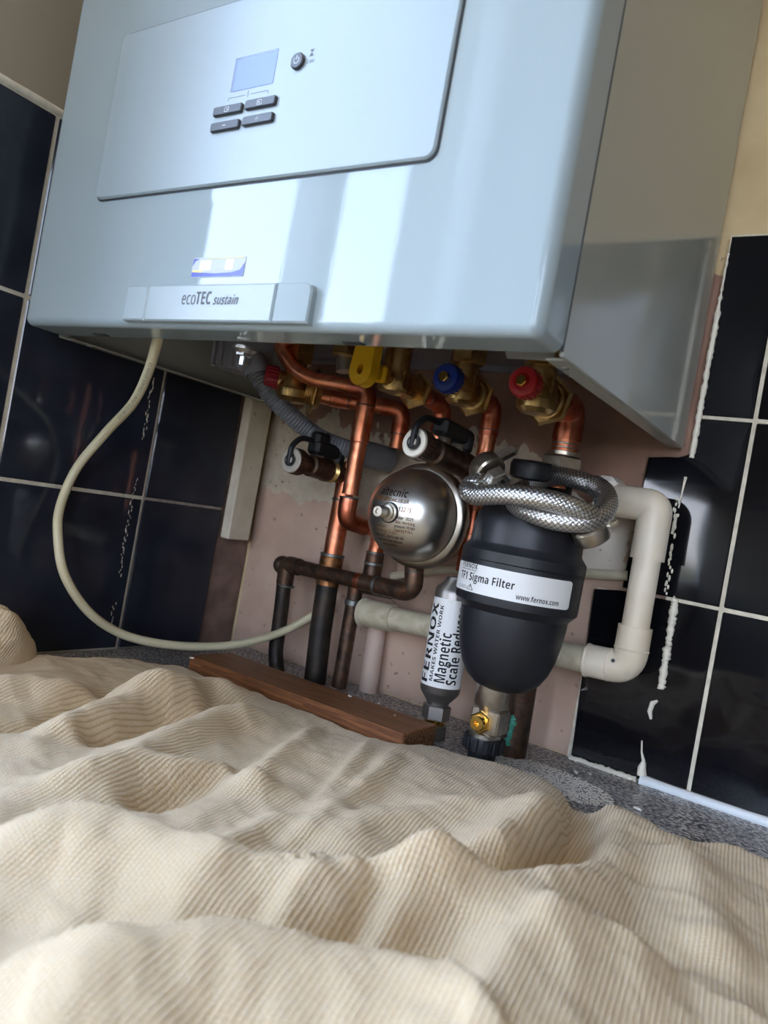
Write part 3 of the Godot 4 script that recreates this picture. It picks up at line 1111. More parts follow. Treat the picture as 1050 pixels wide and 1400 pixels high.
		mb.prism(pl, BZ - 0.001, hz, Transform3D(), 0.0011)
		put(e[2], mb, mats.white_satin if e[2] != "badge_latch" else mats.white_enamel, t)
	mb = MB.new()
	letters(mb, "eco", 0.0115, 0.0128, onto(Vector3(0.2098, 0.2902, hz), Vector3.RIGHT, Vector3.UP))
	letters(mb, "TEC", 0.0115, 0.0138, onto(Vector3(0.2230, 0.2902, hz), Vector3.RIGHT, Vector3.UP), true)
	letters(mb, "sustain", 0.0082, 0.0212, onto(Vector3(0.2392, 0.2902, hz), Vector3.RIGHT, Vector3.UP), true, 0.2)
	put("badge_lettering", mb, mats.mark_grey, t.get_node("badge_strip"))
	# sticker above the badge
	mb = MB.new()
	var sc := Vector2(0.2322, 0.3163)
	mb.prism(rrect(0.048, 0.0132, 0.001, 3, sc), BZ - 0.0002, BZ + 0.0003)
	var st := put("sticker", mb, mats.label_silver, t, "small silver, blue and yellow sticker")
	mb = MB.new()
	mb.prism(PackedVector2Array([Vector2(0.2086, 0.3102), Vector2(0.2558, 0.3102), Vector2(0.2558, 0.319), Vector2(0.2528, 0.3142), Vector2(0.2455, 0.3126), Vector2(0.2305, 0.3122), Vector2(0.2186, 0.3128), Vector2(0.2086, 0.3134)]), BZ, BZ + 0.00045)
	mb.prism(PackedVector2Array([Vector2(0.2086, 0.3222), Vector2(0.2086, 0.3175), Vector2(0.2102, 0.3206), Vector2(0.214, 0.3222)]), BZ, BZ + 0.00045)
	put("sticker_blue", mb, mat("sticker_blue", rgb(38, 62, 172), 0.3), st)
	mb = MB.new()
	mb.prism(PackedVector2Array([Vector2(0.2092, 0.3134), Vector2(0.2186, 0.3128), Vector2(0.2186, 0.3143), Vector2(0.2092, 0.3148)]), BZ, BZ + 0.0005)
	mb.prism(PackedVector2Array([Vector2(0.2225, 0.3216), Vector2(0.2545, 0.3216), Vector2(0.2545, 0.3221), Vector2(0.2225, 0.3221)]), BZ, BZ + 0.0005)
	put("sticker_yellow", mb, mat("sticker_yellow", rgb(224, 206, 120), 0.35), st)
	mb = MB.new()
	mb.prism(rrect(0.0105, 0.0066, 0.0006, 2, Vector2(0.2204, 0.3176)), BZ, BZ + 0.00045)
	mb.prism(rrect(0.0072, 0.0066, 0.0006, 2, Vector2(0.2425, 0.3176)), BZ, BZ + 0.00045)
	put("sticker_panel", mb, mats.label_white, st)

func pipe_part(t: Node3D, called: String, pts: Array, r: float, m: Material, seg := 20) -> MeshInstance3D:
	var mb := MB.new()
	mb.tube(pts, r, seg)
	return put(called, mb, m, t)

func pipework() -> void:
	var mb := MB.new()
	var cu: Material = mats.copper
	var cf: Material = mats.copper_fitting
	var old: Material = mats.copper_old
	var r15 := 0.0075
	var f15 := 0.0086
	var r22 := 0.011
	var f22 := 0.0123
	# A: the bent pipe from the boiler and the bright vertical in front
	var a0 := Vector3(0.166, 0.335, 0.118)
	var ax := 0.2018
	var az := 0.093
	var t := thing("copper_pipe", Vector3(ax, 0.16, az), "bright copper pipe bending from under the boiler, running down before the thicker pipe", "pipe", "copper pipes")
	var bend_pts := smooth([a0, Vector3(0.1187,0.3215,0.125), Vector3(0.1284,0.3003,0.12), Vector3(0.1491,0.29,0.113), Vector3(0.1719,0.2888,0.103), Vector3(ax - 0.004, 0.2875, az)], 8)
	pipe_part(t, "bend", bend_pts, 0.0068, cu)
	pipe_part(t, "elbow", bends([Vector3(ax - 0.018, 0.2885, az + 0.004), Vector3(ax, 0.287, az), Vector3(ax, 0.268, az)], 0.012), f15, cf)
	pipe_part(t, "pipe", [Vector3(ax, 0.275, az), Vector3(ax, 0.19, az)], r15, cu)
	put("coupling", collar(Vector3(ax, 0.255, az), Vector3.UP, f15, 0.034), cu, t)
	put("solder_ring", collar(Vector3(ax, 0.2725, az), Vector3.UP, f15 + 0.0004, 0.0012), mats.solder, t)
	pipe_part(t, "elbow", bends([Vector3(ax, 0.187, az), Vector3(ax, 0.167, az), Vector3(ax, 0.163, 0.062)], 0.011), f15, cf)
	put("solder_ring", collar(Vector3(ax, 0.187, az), Vector3.UP, f15 + 0.0005, 0.0015), mats.solder, t)
	pipe_part(t, "pipe", bends([Vector3(ax, 0.164, 0.07), Vector3(0.2, 0.162, 0.03), Vector3(0.199, 0.13, 0.03)], 0.012), r15, cu)
	# A lower: old tarnished continuation and tee
	t = thing("copper_pipe", Vector3(0.199, 0.0, 0.03), "tarnished brown pipe joint directly below the steel vessel's left side", "pipe", "copper pipes")
	pipe_part(t, "pipe", [Vector3(0.199, 0.139, 0.03), Vector3(0.199, 0.103, 0.03)], f15 + 0.0003, old)
	put("solder_ring", collar(Vector3(0.199, 0.139, 0.03), Vector3.UP, f15 + 0.0007, 0.002), mats.solder, t)
	put("solder_ring", collar(Vector3(0.199, 0.128, 0.03), Vector3.UP, f15 + 0.001, 0.003), mats.solder, t)
	pipe_part(t, "tee", [Vector3(0.182, 0.105, 0.031), Vector3(0.226, 0.107, 0.03)], f15, old)
	pipe_part(t, "pipe", [Vector3(0.186, 0.107, 0.034), Vector3(0.1868, 0.002, 0.034)], r15, old)
	put("solder_ring", collar(Vector3(0.186, 0.0865, 0.034), Vector3.UP, f15, 0.006), mats.solder, t)
	# B: 22 mm pipe at the wall, bright above, tarnished below
	var bx := 0.1575
	var bz := 0.043
	t = thing("copper_pipe", Vector3(bx, 0.0, bz), "thick copper pipe beside the left drain valve, bright at the top and dark brown below", "pipe", "copper pipes")
	pipe_part(t, "pipe", [Vector3(bx + 0.001, 0.222, bz), Vector3(bx, 0.128, bz)], 0.0098, cu)
	put("solder_ring", collar(Vector3(bx, 0.184, bz), Vector3.UP, 0.0106, 0.0018), mats.solder, t)
	put("solder_ring", collar(Vector3(bx, 0.1285, bz), Vector3.UP, f22, 0.003), mats.solder, t)
	pipe_part(t, "coupling", [Vector3(bx, 0.127, bz), Vector3(bx, 0.098, bz)], 0.0118, mats.copper_orange)
	pipe_part(t, "pipe", [Vector3(bx, 0.1, bz), Vector3(bx + 0.002, 0.05, bz), Vector3(bx + 0.006, 0.0005, bz)], r22, mats.copper_dark)
	# L + H: dark pipe rising at the left, elbow, and the run across to the vessel
	t = thing("copper_pipe", Vector3(0.106, 0.0, 0.045), "tarnished horizontal copper pipe crossing in front with a dark leg down behind the plank", "pipe", "copper pipes")
	var lz := 0.045
	var h0 := Vector3(0.1068,0.109,0.047)
	var h1 := Vector3(0.2686,0.1124,0.062)
	var h2 := Vector3(0.2625,0.1419,0.062)
	pipe_part(t, "leg", smooth([h0 + Vector3(-0.003, -0.004, 0), Vector3(0.1057,0.072,0.045), Vector3(0.1061,0.0413,0.043), Vector3(0.1074,0.0147,0.042), Vector3(0.118,-0.0131,0.042)], 6), r15 * 1.02, mats.copper_dark)
	put("solder_ring", collar(Vector3(0.1079,0.0878,0.046), Vector3(0.1, 1, 0), f15 + 0.0003, 0.0022), mats.solder, t)
	pipe_part(t, "elbow", bends([Vector3(0.1056,0.0889,0.046), h0 + Vector3(-0.001, 0.0005, 0), h0 + (h1 - h0) * 0.1], 0.006), f15 + 0.0002, old)
	mb = MB.new()
	mb.lathe(sphere_prof(0.0096, 0, -90, 90, 10, 0.9), axis(Vector3(0.0949,0.1069,0.042), Vector3(0.4, 0.2, 0.6)), 20)
	put("cap", mb, old, t)
	pipe_part(t, "pipe", [h0, h0.lerp(h1, 0.9)], r15, old)
	put("patch", collar(h0.lerp(h1, 0.6), h1 - h0, r15 + 0.0002, 0.007), mats.copper_fitting, t, "bright scraped patch")
	put("solder_ring", collar(h0.lerp(h1, 0.735), h1 - h0, f15 + 0.0004, 0.003), mats.solder, t)
	pipe_part(t, "elbow", bends([h0.lerp(h1, 0.73), h1, h2], 0.022, 9), f15, old)
	put("solder_ring", collar(h2.lerp(h1, 0.33), Vector3.UP, f15 + 0.0006, 0.0014), mats.solder, t)
	pipe_part(t, "pipe", [h2.lerp(h1, 0.4), h2 + Vector3(0, 0.016, 0)], r15, old)
	# left valve's pipe to the elbow behind
	t = thing("copper_pipe", Vector3(0.206, 0.2, 0.034), "short dull copper pipe running behind the yellow tap to an elbow and down", "pipe", "copper pipes")
	var v0 := Vector3(0.1384,0.2797,0.082)
	var v1 := Vector3(0.2001,0.2804,0.036)
	pipe_part(t, "pipe", [v0, v0.lerp(v1, 0.9)], r15, cu)
	put("coupling", collar(v0.lerp(v1, 0.26), v1 - v0, f15, 0.02), cf, t)
	put("solder_ring", collar(v0.lerp(v1, 0.36), v1 - v0, f15 + 0.0004, 0.0014), mats.solder, t)
	pipe_part(t, "elbow", bends([v0.lerp(v1, 0.78), v1 + Vector3(0.004, 0.0, -0.002), v1 + Vector3(0.004, -0.025, -0.002)], 0.013), f15, cf)
	pipe_part(t, "pipe", [v1 + Vector3(0.004, -0.02, -0.002), v1 + Vector3(0.004, -0.038, -0.002)], r15, cu)
	put("solder_ring", collar(v1 + Vector3(0.004, -0.024, -0.002), Vector3.UP, f15 + 0.0003, 0.0014), mats.solder, t)
	# C: gas pipe
	t = thing("copper_pipe", Vector3(0.2515, 0.1, 0.04), "copper elbow and pipe leaving the yellow gas tap", "pipe", "copper pipes")
	pipe_part(t, "elbow", bends([Vector3(0.2515, 0.2885, 0.075), Vector3(0.2515, 0.2865, 0.04), Vector3(0.2515, 0.262, 0.04)], 0.014), f15, cf)
	pipe_part(t, "pipe", [Vector3(0.2515, 0.289, 0.1), Vector3(0.2515, 0.2885, 0.06)], r15, cu)
	put("solder_ring", collar(Vector3(0.2515, 0.2885, 0.074), Vector3.BACK, f15 + 0.0004, 0.0012), mats.solder, t)
	pipe_part(t, "pipe", [Vector3(0.2515, 0.266, 0.04), Vector3(0.2515, 0.12, 0.036)], r15, cu)
	# D: cold pipe under the blue valve
	t = thing("copper_pipe", Vector3(0.304, 0.1, 0.043), "copper elbow and pipe under the blue capped valve", "pipe", "copper pipes")
	pipe_part(t, "elbow", bends([Vector3(0.304, 0.291, 0.07), Vector3(0.304, 0.2905, 0.043), Vector3(0.304, 0.263, 0.043)], 0.014), f15, cf)
	pipe_part(t, "pipe", [Vector3(0.304, 0.268, 0.043), Vector3(0.304, 0.14, 0.043)], r15, cu)
	put("solder_ring", collar(Vector3(0.304, 0.268, 0.043), Vector3.UP, f15 + 0.0003, 0.0012), mats.solder, t)
	put("coupling", collar(Vector3(0.304, 0.185, 0.043), Vector3.UP, f15, 0.022), cf, t)
	# E: return pipe under the right red valve, with a compression nut
	var ex := 0.3758
	var ez := 0.041
	t = thing("copper_pipe", Vector3(ex, 0.2, ez), "wide copper elbow under the right red capped valve ending in a plated hexagon nut", "pipe", "copper pipes")
	pipe_part(t, "elbow", bends([Vector3(ex, 0.2935, 0.075), Vector3(ex, 0.2925, ez), Vector3(ex, 0.266, ez)], 0.018), f22, cf, 26)
	pipe_part(t, "pipe", [Vector3(ex, 0.27, ez), Vector3(ex, 0.225, ez)], r22, cu, 26)
	for y in [0.263, 0.2595]:
		put("ring", collar(Vector3(ex, y, ez), Vector3.UP, f22 - 0.0002, 0.0016), mats.stainless_rim, t)
	put("collar", collar(Vector3(ex, 0.2545, ez), Vector3.UP, 0.0138, 0.004), mats.nickel, t)
	mb = MB.new()
	hexnut(mb, Transform3D(Basis(), Vector3(ex, 0.234, ez)), 0.0182, 0.0185, 0.78)
	put("nut", mb, mats.nickel, t, "nickel plated hexagon nut")
	put("collar", collar(Vector3(ex, 0.231, ez), Vector3.UP, 0.0128, 0.006), mats.nickel, t)
	# painted pipe against the plaster at the foot
	mb = MB.new()
	mb.tube([Vector3(0.2009,0.07,0.006), Vector3(0.2053,-0.0146,0.008)], 0.0095, 20)
	single("painted_pipe", mb, mat("pipe_paint", rgb(196, 172, 156), 0.6), "pinkish painted pipe against the wall right of the old pipe feet", "pipe")
	# F: thick dark pipe below the filter
	t = thing("copper_pipe", Vector3(0.372, 0.0, 0.05), "thick dark copper pipe behind the filter with a green verdigris streak", "pipe", "copper pipes")
	pipe_part(t, "pipe", [Vector3(0.3766,0.0993,0.05), Vector3(0.3772,0.0436,0.048), Vector3(0.378,-0.0041,0.047)], 0.0135, mats.copper_old, 26)
	mb = MB.new()
	var sn := noise(30.0, 4)
	for i in 34:
		var k := i / 33.0
		var pc: Vector3 = Vector3(0.3808,0.0347,0.0615).lerp(Vector3(0.3799,0.0107,0.0615), k)
		var wob := Vector3(0.003 * sn.get_noise_1d(k * 3), 0, 0)
		mb.lathe(sphere_prof(0.0009 + 0.0034 * absf(sn.get_noise_1d(k * 0.9 + 2)), 0, 0, 90, 3, 0.5), axis(pc + wob, Vector3(0.35, 0, 1)), 7)
	put("verdigris_streak", mb, mats.verdigris, t)

# an angle valve under the boiler: cap towards the room, outlet to the wall
func angle_valve(called: String, x: float, z: float, y: float, cap_m: Material, out_dir: Vector3, label: String, big := 1.0) -> void:
	var t := thing(called, Vector3(x, y, z), label, "valve", "capped isolation valves under the boiler")
	var o := Vector3(x, y, z)
	var cd := Vector3(-out_dir.x, 0, -out_dir.z).normalized()
	var mb := MB.new()
	mb.lathe([Vector2(0.0005, -0.0165 * big), Vector2(0.010 * big, -0.0165 * big), Vector2(0.0135 * big, -0.0135 * big), Vector2(0.0142 * big, -0.009 * big), Vector2(0.0142 * big, -0.0072 * big), Vector2(0.0132 * big, -0.0062 * big), Vector2(0.0132 * big, -0.004), Vector2(0.0118, 0.002), Vector2(0.0112, 0.014), Vector2(0.0095, 0.0145), Vector2(0.0095, 0.019), Vector2(0.0005, 0.019)], Transform3D(Basis(), o), 30)
	mb.tube([o + Vector3(0, -0.001, 0), o + Vector3(0, -0.001, 0) + cd * 0.02], 0.0092, 22)
	mb.tube([o + Vector3(0, -0.004, 0), o + Vector3(0, -0.004, 0) + out_dir * 0.017], 0.0112, 22)
	mb.box(o + Vector3(0.0105, 0.001, 0.002), Vector3(0.006, 0.016, 0.011), 0.001)
	put("body", mb, mats.brass, t)
	mb = MB.new()
	var no := o + Vector3(0, -0.004, 0) + out_dir * 0.0175
	hexnut(mb, axis(no, out_dir), 0.0186 * big, 0.0055, 0.2, 0.5)
	mb.tube([no - out_dir * 0.006, no + out_dir * 0.0005], 0.0122 * big, 24)
	for k in 3:
		mb.lathe([Vector2(0.0118 * big, -0.0006), Vector2(0.0132 * big, 0), Vector2(0.0118 * big, 0.0006)], axis(no - out_dir * (0.0012 + 0.0017 * k), out_dir), 24)
	mb.lathe([Vector2(0.0150 * big, 0.0052), Vector2(0.0125 * big, 0.0095), Vector2(0.0098 * big, 0.0098)], axis(no, out_dir), 24)
	put("outlet_nut", mb, mats.brass, t)
	mb = MB.new()
	hexnut(mb, Transform3D(Basis(), o + Vector3(0, 0.0175, 0)), 0.0155, 0.022, 0.1)
	mb.tube([o + Vector3(0, 0.038, 0), o + Vector3(0, 0.058, 0)], 0.0105, 20)
	put("union_nut", mb, mats.brass, t)
	mb = MB.new()
	var prof := [Vector2(0.0004, 0.0), Vector2(0.0106, 0.0), Vector2(0.0111, 0.001), Vector2(0.0113, 0.0105), Vector2(0.0108, 0.0124), Vector2(0.0098, 0.0131), Vector2(0.0062, 0.0131), Vector2(0.0056, 0.0122), Vector2(0.0004, 0.0122)]
	var cx := axis(o + Vector3(0, -0.001, 0) + cd * (0.0195 if cd.z > 0.9 else 0.0155), cd)
	mb.lathe(prof, cx, 36)
	for k in 18:
		var a := TAU * k / 18
		mb.tube([cx * Vector3(cos(a) * 0.0111, 0.0012, sin(a) * 0.0111), cx * Vector3(cos(a) * 0.0111, 0.0105, sin(a) * 0.0111)], 0.0008, 6)
	put("cap", mb, cap_m, t)
	mb = MB.new()
	hexnut(mb, axis(o + Vector3(0, -0.001, 0) + cd * (0.0315 if cd.z > 0.9 else 0.0275), cd), 0.0042, 0.0042, 0.3, 0.05)
	put("spindle", mb, mats.brass_bright, t)

func valves() -> void:
	angle_valve("isolation_valve", 0.1225, 0.1045, 0.2875, mat("dark_red_plastic", rgb(150, 22, 40), 0.4), Vector3(0.72, -0.05, -0.69).normalized(), "brass valve with a dark red cap at the left end of the row", 1.2)
	angle_valve("isolation_valve", 0.3045, 0.104, 0.2945, mats.blue_plastic, Vector3(0, 0, -1), "brass valve with a blue cap in the middle of the row")
	angle_valve("isolation_valve", 0.376, 0.115, 0.2925, mats.red_plastic, Vector3(0, 0, -1), "brass valve with a bright red cap at the right end of the row", 1.12)
	# gas tap with a yellow lever
	var o := Vector3(0.2515, 0.302, 0.128)
	var t := thing("gas_tap", o, "brass gas tap with a yellow lever handle", "valve")
	var mb := MB.new()
	mb.lathe([Vector2(0.0005, -0.022), Vector2(0.0115, -0.022), Vector2(0.013, -0.0195), Vector2(0.013, -0.004), Vector2(0.0115, 0.0), Vector2(0.0115, 0.012), Vector2(0.0095, 0.0125), Vector2(0.0095, 0.018)], Transform3D(Basis(), o), 28)
	mb.box(o + Vector3(0, -0.0125, -0.006), Vector3(0.026, 0.019, 0.026), 0.003)
	mb.tube([o + Vector3(0, -0.0125, -0.01), o + Vector3(0, -0.0125, -0.032)], 0.0105, 22)
	mb.tube([o + Vector3(0, -0.012, 0.004), o + Vector3(0, -0.012, 0.018)], 0.0075, 20)
	put("body", mb, mats.brass, t)
	mb = MB.new()
	hexnut(mb, axis(o + Vector3(0, -0.0125, -0.0325), Vector3.FORWARD), 0.0168, 0.006, 0.2, 0.5)
	mb.lathe([Vector2(0.0142, 0.0058), Vector2(0.0112, 0.011), Vector2(0.0078, 0.0113)], axis(o + Vector3(0, -0.0125, -0.0325), Vector3.FORWARD), 22)
	put("outlet_nut", mb, mats.brass, t)
	mb = MB.new()
	hexnut(mb, Transform3D(Basis(), o + Vector3(0, 0.0145, 0)), 0.0135, 0.016, 0.1)
	mb.tube([o + Vector3(0, 0.03, 0), o + Vector3(0, 0.046, 0)], 0.0098, 20)
	put("union_nut", mb, mats.brass, t)
	# lever: two halves meeting round the drilled hole
	mb = MB.new()
	var hole := Vector2(-0.001, 0.0)
	for sgn in [-1.0, 1.0]:
		var pl := PackedVector2Array()
		for i in 9:
			var a: float = -PI / 2 + sgn * (PI / 2) * i / 8.0 * 1.05
			pl.append(hole + Vector2(cos(a) * 0.0108, sin(a) * 0.0128))
		pl.append(Vector2(hole.x + sgn * (0.0102 if sgn > 0 else 0.0052), 0.048))
		pl.append(Vector2(hole.x, 0.048))
		for i in 9:
			var a: float = PI / 2 - sgn * PI * i / 8.0
			pl.append(hole + Vector2(cos(a) * 0.0029, sin(a) * 0.0042))
		mb.prism(pl, -0.0055, 0.0055, Transform3D(Basis(), Vector3(0.246,0.2889,0.1628)), 0.0)
	mb.box(o + Vector3(0.0, -0.012, 0.0205), Vector3(0.012, 0.014, 0.006), 0.002)
	put("lever", mb, mats.yellow_plastic, t)
	# brass connectors above: hot outlet
	var hc := thing("pipe_connector", Vector3(0.193, 0.3, 0.15), "brass hexagon connector left of the yellow lever", "connector")
	mb = MB.new()
	hexnut(mb, Transform3D(Basis(), Vector3(0.1971,0.3072,0.13)), 0.0128, 0.022, 0.25)
	mb.tube([Vector3(0.1945,0.3188,0.13), Vector3(0.1945,0.3188,0.13) + Vector3(0, 0.03, 0)], 0.009, 18)
	put("nut", mb, mats.brass, hc)
	mb = MB.new()
	mb.tube([Vector3(0.1999,0.2943,0.13) , Vector3(0.1968,0.3084,0.13)], 0.0075, 18)
	put("tail", mb, mats.nickel, hc)
	# drain and filling valves with capped ends
	drain_valve(Vector3(0.1525,0.2116,0.124), Vector3(0.1552,0.2093,0.05), "plated drain valve with a black cap strap on the thick copper pipe", 0.0118)
	drain_valve(Vector3(0.3043,0.2363,0.163), Vector3(0.3156,0.2264,0.06), "plated filling valve with a black handle above the steel vessel", 0.0118)

func drain_valve(a: Vector3, b: Vector3, label: String, r: float) -> void:
	var t := thing("drain_valve", a, label, "valve", "capped drain and filling valves")
	var d := (b - a).normalized()
	var ln := (b - a).length()
	var mb := MB.new()
	var xf := axis(a, d)
	# knurled blanking cap
	mb.lathe([Vector2(0.0003, 0.0006), Vector2(0.0068, 0.0006), Vector2(0.0072, 0.0), Vector2(r - 0.0008, 0.0), Vector2(r, 0.001), Vector2(r, 0.0125), Vector2(r - 0.001, 0.0135), Vector2(0.008, 0.0135)], xf, 36)
	for k in 24:
		var an := TAU * k / 24
		mb.tube([xf * Vector3(cos(an) * r, 0.003, sin(an) * r), xf * Vector3(cos(an) * r, 0.011, sin(an) * r)], 0.0006, 5)
	put("blanking_cap", mb, mats.valve_bronze, t)
	mb = MB.new()
	mb.lathe([Vector2(0.0055, -0.0004), Vector2(0.0068, -0.0009), Vector2(0.0072, -0.0009), Vector2(r - 0.001, -0.0009), Vector2(r - 0.0002, 0.0), Vector2(r - 0.0002, 0.0012)], xf, 36)
	put("cap_face", mb, mats.cap_white_metal, t)
	mb = MB.new()
	mb.lathe([Vector2(0.0003, -0.0036), Vector2(0.003, -0.0036), Vector2(0.0036, -0.003), Vector2(0.0036, 0.0006)], xf, 20)
	put("rivet", mb, mats.cap_white_metal, t)
	mb = MB.new()
	mb.lathe([Vector2(0.0095, 0.0135), Vector2(0.0098, 0.017), Vector2(0.0088, 0.018), Vector2(0.0088, 0.024), Vector2(0.0106, 0.026), Vector2(0.0108, ln * 0.62), Vector2(0.0116, ln * 0.64), Vector2(0.0116, ln * 0.7), Vector2(0.0095, ln * 0.74), Vector2(0.0095, ln)], xf, 30)
	put("body", mb, mats.valve_bronze, t)
	mb = MB.new()
	for k in 3:
		mb.lathe([Vector2(0.0102, ln * 0.72 + 0.0022 * k), Vector2(0.0112, ln * 0.72 + 0.0022 * k + 0.0008), Vector2(0.0102, ln * 0.72 + 0.0022 * k + 0.0016)], xf, 26)
	put("thread", mb, mats.brass, t)
	# spindle posts and black handle
	var up := (Vector3.UP - d * d.y).normalized()
	mb = MB.new()
	for k in [0.036, 0.056]:
		mb.lathe([Vector2(0.0052, 0.006), Vector2(0.0052, 0.0155), Vector2(0.0045, 0.0165), Vector2(0.0003, 0.0165)], axis(a + d * float(k), up), 18)
	put("spindle", mb, mats.nickel, t)
	mb = MB.new()
	var hb := Basis(d.cross(up), up, d)
	var lift := 0.021 if ln > 0.09 else 0.018
	mb.box(a + d * 0.046 + up * lift, Vector3(0.015, 0.014, 0.044), 0.003, hb)
	mb.box(a + d * 0.062 + up * (lift - 0.004), Vector3(0.016, 0.017, 0.013), 0.003, hb)
	if ln < 0.09:
		mb.box(a + d * 0.034 + up * 0.024, Vector3(0.012, 0.018, 0.02), 0.003, hb)
	put("handle", mb, mats.black_rubber, t)
	# strap from the rivet over to the handle
	mb = MB.new()
	var st := smooth([a - d * 0.002 - up * 0.004, a - d * 0.003 + up * 0.004, a - d * 0.002 + up * 0.013, a + d * 0.006 + up * 0.021, a + d * 0.016 + up * 0.023, a + d * 0.03 + up * 0.0225], 6)
	mb.tube(st, 0.0026, 12)
	mb.lathe([Vector2(0.0036, -0.0026), Vector2(0.0057, -0.0026), Vector2(0.0057, -0.0004), Vector2(0.0036, -0.0004)], xf, 20)
	put("strap", mb, mats.black_rubber, t)

func hoses() -> void:
	# condensate trap and grey corrugated hose
	var tp := Vector3(0.0762,0.3098,0.13)
	var t := thing("condensate_trap", tp, "grey plastic condensate trap hanging under the boiler's left side", "trap")
	var mb := MB.new()
	mb.box(tp + Vector3(0.002, 0.008, 0), Vector3(0.036, 0.062, 0.05), 0.006)
	put("body", mb, mats.grey_plastic, t)
	mb = MB.new()
	for k in [-0.012, -0.002, 0.012]:
		mb.box(tp + Vector3(k, 0.0, 0.026), Vector3(0.003, 0.046, 0.006), 0.001)
	put("rib", mb, mats.grey_plastic, t)
	mb = MB.new()
	mb.lathe([Vector2(0.011, 0.0), Vector2(0.0115, 0.002), Vector2(0.0115, 0.014), Vector2(0.0095, 0.018), Vector2(0.008, 0.018)], axis(Vector3(0.0961,0.287,0.128), Vector3(-0.4, 1, 0.15)), 24)
	put("spigot", mb, mats.grey_plastic, t)
	var path := smooth([Vector3(0.0936,0.2897,0.128), Vector3(0.1058,0.2716,0.118), Vector3(0.1182,0.258,0.103), Vector3(0.1292,0.2481,0.089), Vector3(0.1439,0.2391,0.075), Vector3(0.1587,0.2352,0.06), Vector3(0.1731,0.2331,0.047)], 26)
	# even steps along the path, the wall folded into rings
	var ev := [path[0]]
	var acc := 0.0
	for i in range(1, path.size()):
		var seg: float = (path[i] - path[i - 1]).length()
		while acc + seg >= 0.0007:
			var k: float = (0.0007 - acc) / seg
			path[i - 1] = (path[i - 1] as Vector3).lerp(path[i], k)
			ev.append(path[i - 1])
			seg = (path[i] - path[i - 1]).length()
			acc = 0.0
			if seg < 1e-9:
				break
		acc += seg
	var rad := []
	for i in ev.size():
		rad.append(0.0083 + 0.0009 * pow(0.5 + 0.5 * sin(TAU * i / 4.6), 0.6))
	t = thing("drain_hose", ev[ev.size() - 1], "grey corrugated drain hose from the trap into a smooth grey pipe end", "hose")
	mb = MB.new()
	mb.tube(ev, rad, 18)
	put("corrugated_hose", mb, mats.grey_hose, t)
	var s0 := Vector3(0.1679,0.2342,0.05)
	var s1 := Vector3(0.1858,0.2323,0.014)
	mb = MB.new()
	mb.lathe([Vector2(0.0092, 0), Vector2(0.0122, 0.001), Vector2(0.0128, 0.003), Vector2(0.0128, (s1 - s0).length()), Vector2(0.01, (s1 - s0).length())], axis(s0, s1 - s0), 28)
	put("pipe_sleeve", mb, mat("grey_sleeve", rgb(112, 114, 118), 0.35), t)
	# mains cable
	var cp := smooth([Vector3(0.1348,0.2876,0.278), Vector3(0.1306,0.2805,0.275), Vector3(0.1094,0.2555,0.262), Vector3(0.0818,0.2315,0.25), Vector3(0.0413,0.2063,0.24), Vector3(0.013,0.1704,0.243), Vector3(0.0126,0.1366,0.252), Vector3(0.0203,0.1117,0.255), Vector3(0.0321,0.0788,0.25), Vector3(0.0385,0.0479,0.225), Vector3(0.0443,0.0276,0.19), Vector3(0.0605,0.0203,0.155), Vector3(0.0809,0.0206,0.118), Vector3(0.1016,0.0277,0.085), Vector3(0.1166,0.0424,0.045), Vector3(0.136,0.0661,0.02), Vector3(0.1414,0.075,0.012)], 10)
	t = thing("power_cable", cp[0], "cream round mains cable looping down from the boiler in front of the left tiles", "cable")
	mb = MB.new()
	mb.tube(cp, 0.0040, 14)
	put("sheath", mb, mats.cable, t)
	# printed text along the cable
	mb = MB.new()
	var run := 0.0
	var lens := [0.0]
	for i in range(1, cp.size()):
		run += (cp[i] - cp[i - 1]).length()
		lens.append(run)
	var place := func(x: float, y: float) -> Array:
		var s := 0.105 - x
		var i := 1
		while i < cp.size() - 1 and lens[i] < s:
			i += 1
		var k: float = clampf((s - lens[i - 1]) / maxf(lens[i] - lens[i - 1], 1e-6), 0, 1)
		var p: Vector3 = (cp[i - 1] as Vector3).lerp(cp[i], k)
		var tg: Vector3 = (cp[i] - cp[i - 1]).normalized()
		var fw := Vector3(0.62, 0.08, 0.6)
		fw = (fw - tg * fw.dot(tg)).normalized()
		var sd := fw.cross(-tg).normalized()
		var an := (y - 0.0008) / 0.0040
		var nn := sd * sin(an) * -1.0 + fw * cos(an)
		return [p + nn * 0.00412, nn]
	letters(mb, "318 300-19 EI LEON-1.029 052-2050V CE", 0.0034, 0.075, place, false, 0.0, 0.001)
	put("printed_text", mb, mats.mark_grey, t)
	# coil of braided filling hose resting on the filter
	var coil := smooth([Vector3(0.3602,0.215,0.135), Vector3(0.3541,0.2137,0.147), Vector3(0.3509,0.2083,0.152), Vector3(0.3598,0.204,0.157), Vector3(0.3852,0.2074,0.163), Vector3(0.4086,0.2084,0.16), Vector3(0.4264,0.2069,0.15), Vector3(0.4382,0.2035,0.135), Vector3(0.4403,0.2035,0.115), Vector3(0.4357,0.2132,0.097), Vector3(0.4254,0.2251,0.087), Vector3(0.4057,0.2313,0.08), Vector3(0.3809,0.233,0.066), Vector3(0.3557,0.2243,0.052), Vector3(0.3514,0.2113,0.078), Vector3(0.364,0.2046,0.112), Vector3(0.3897,0.2005,0.139), Vector3(0.4136,0.1961,0.146), Vector3(0.4326,0.197,0.14), Vector3(0.4422,0.2037,0.128), Vector3(0.4423,0.2137,0.112), Vector3(0.4335,0.2237,0.098), Vector3(0.4223,0.2288,0.09)], 10)
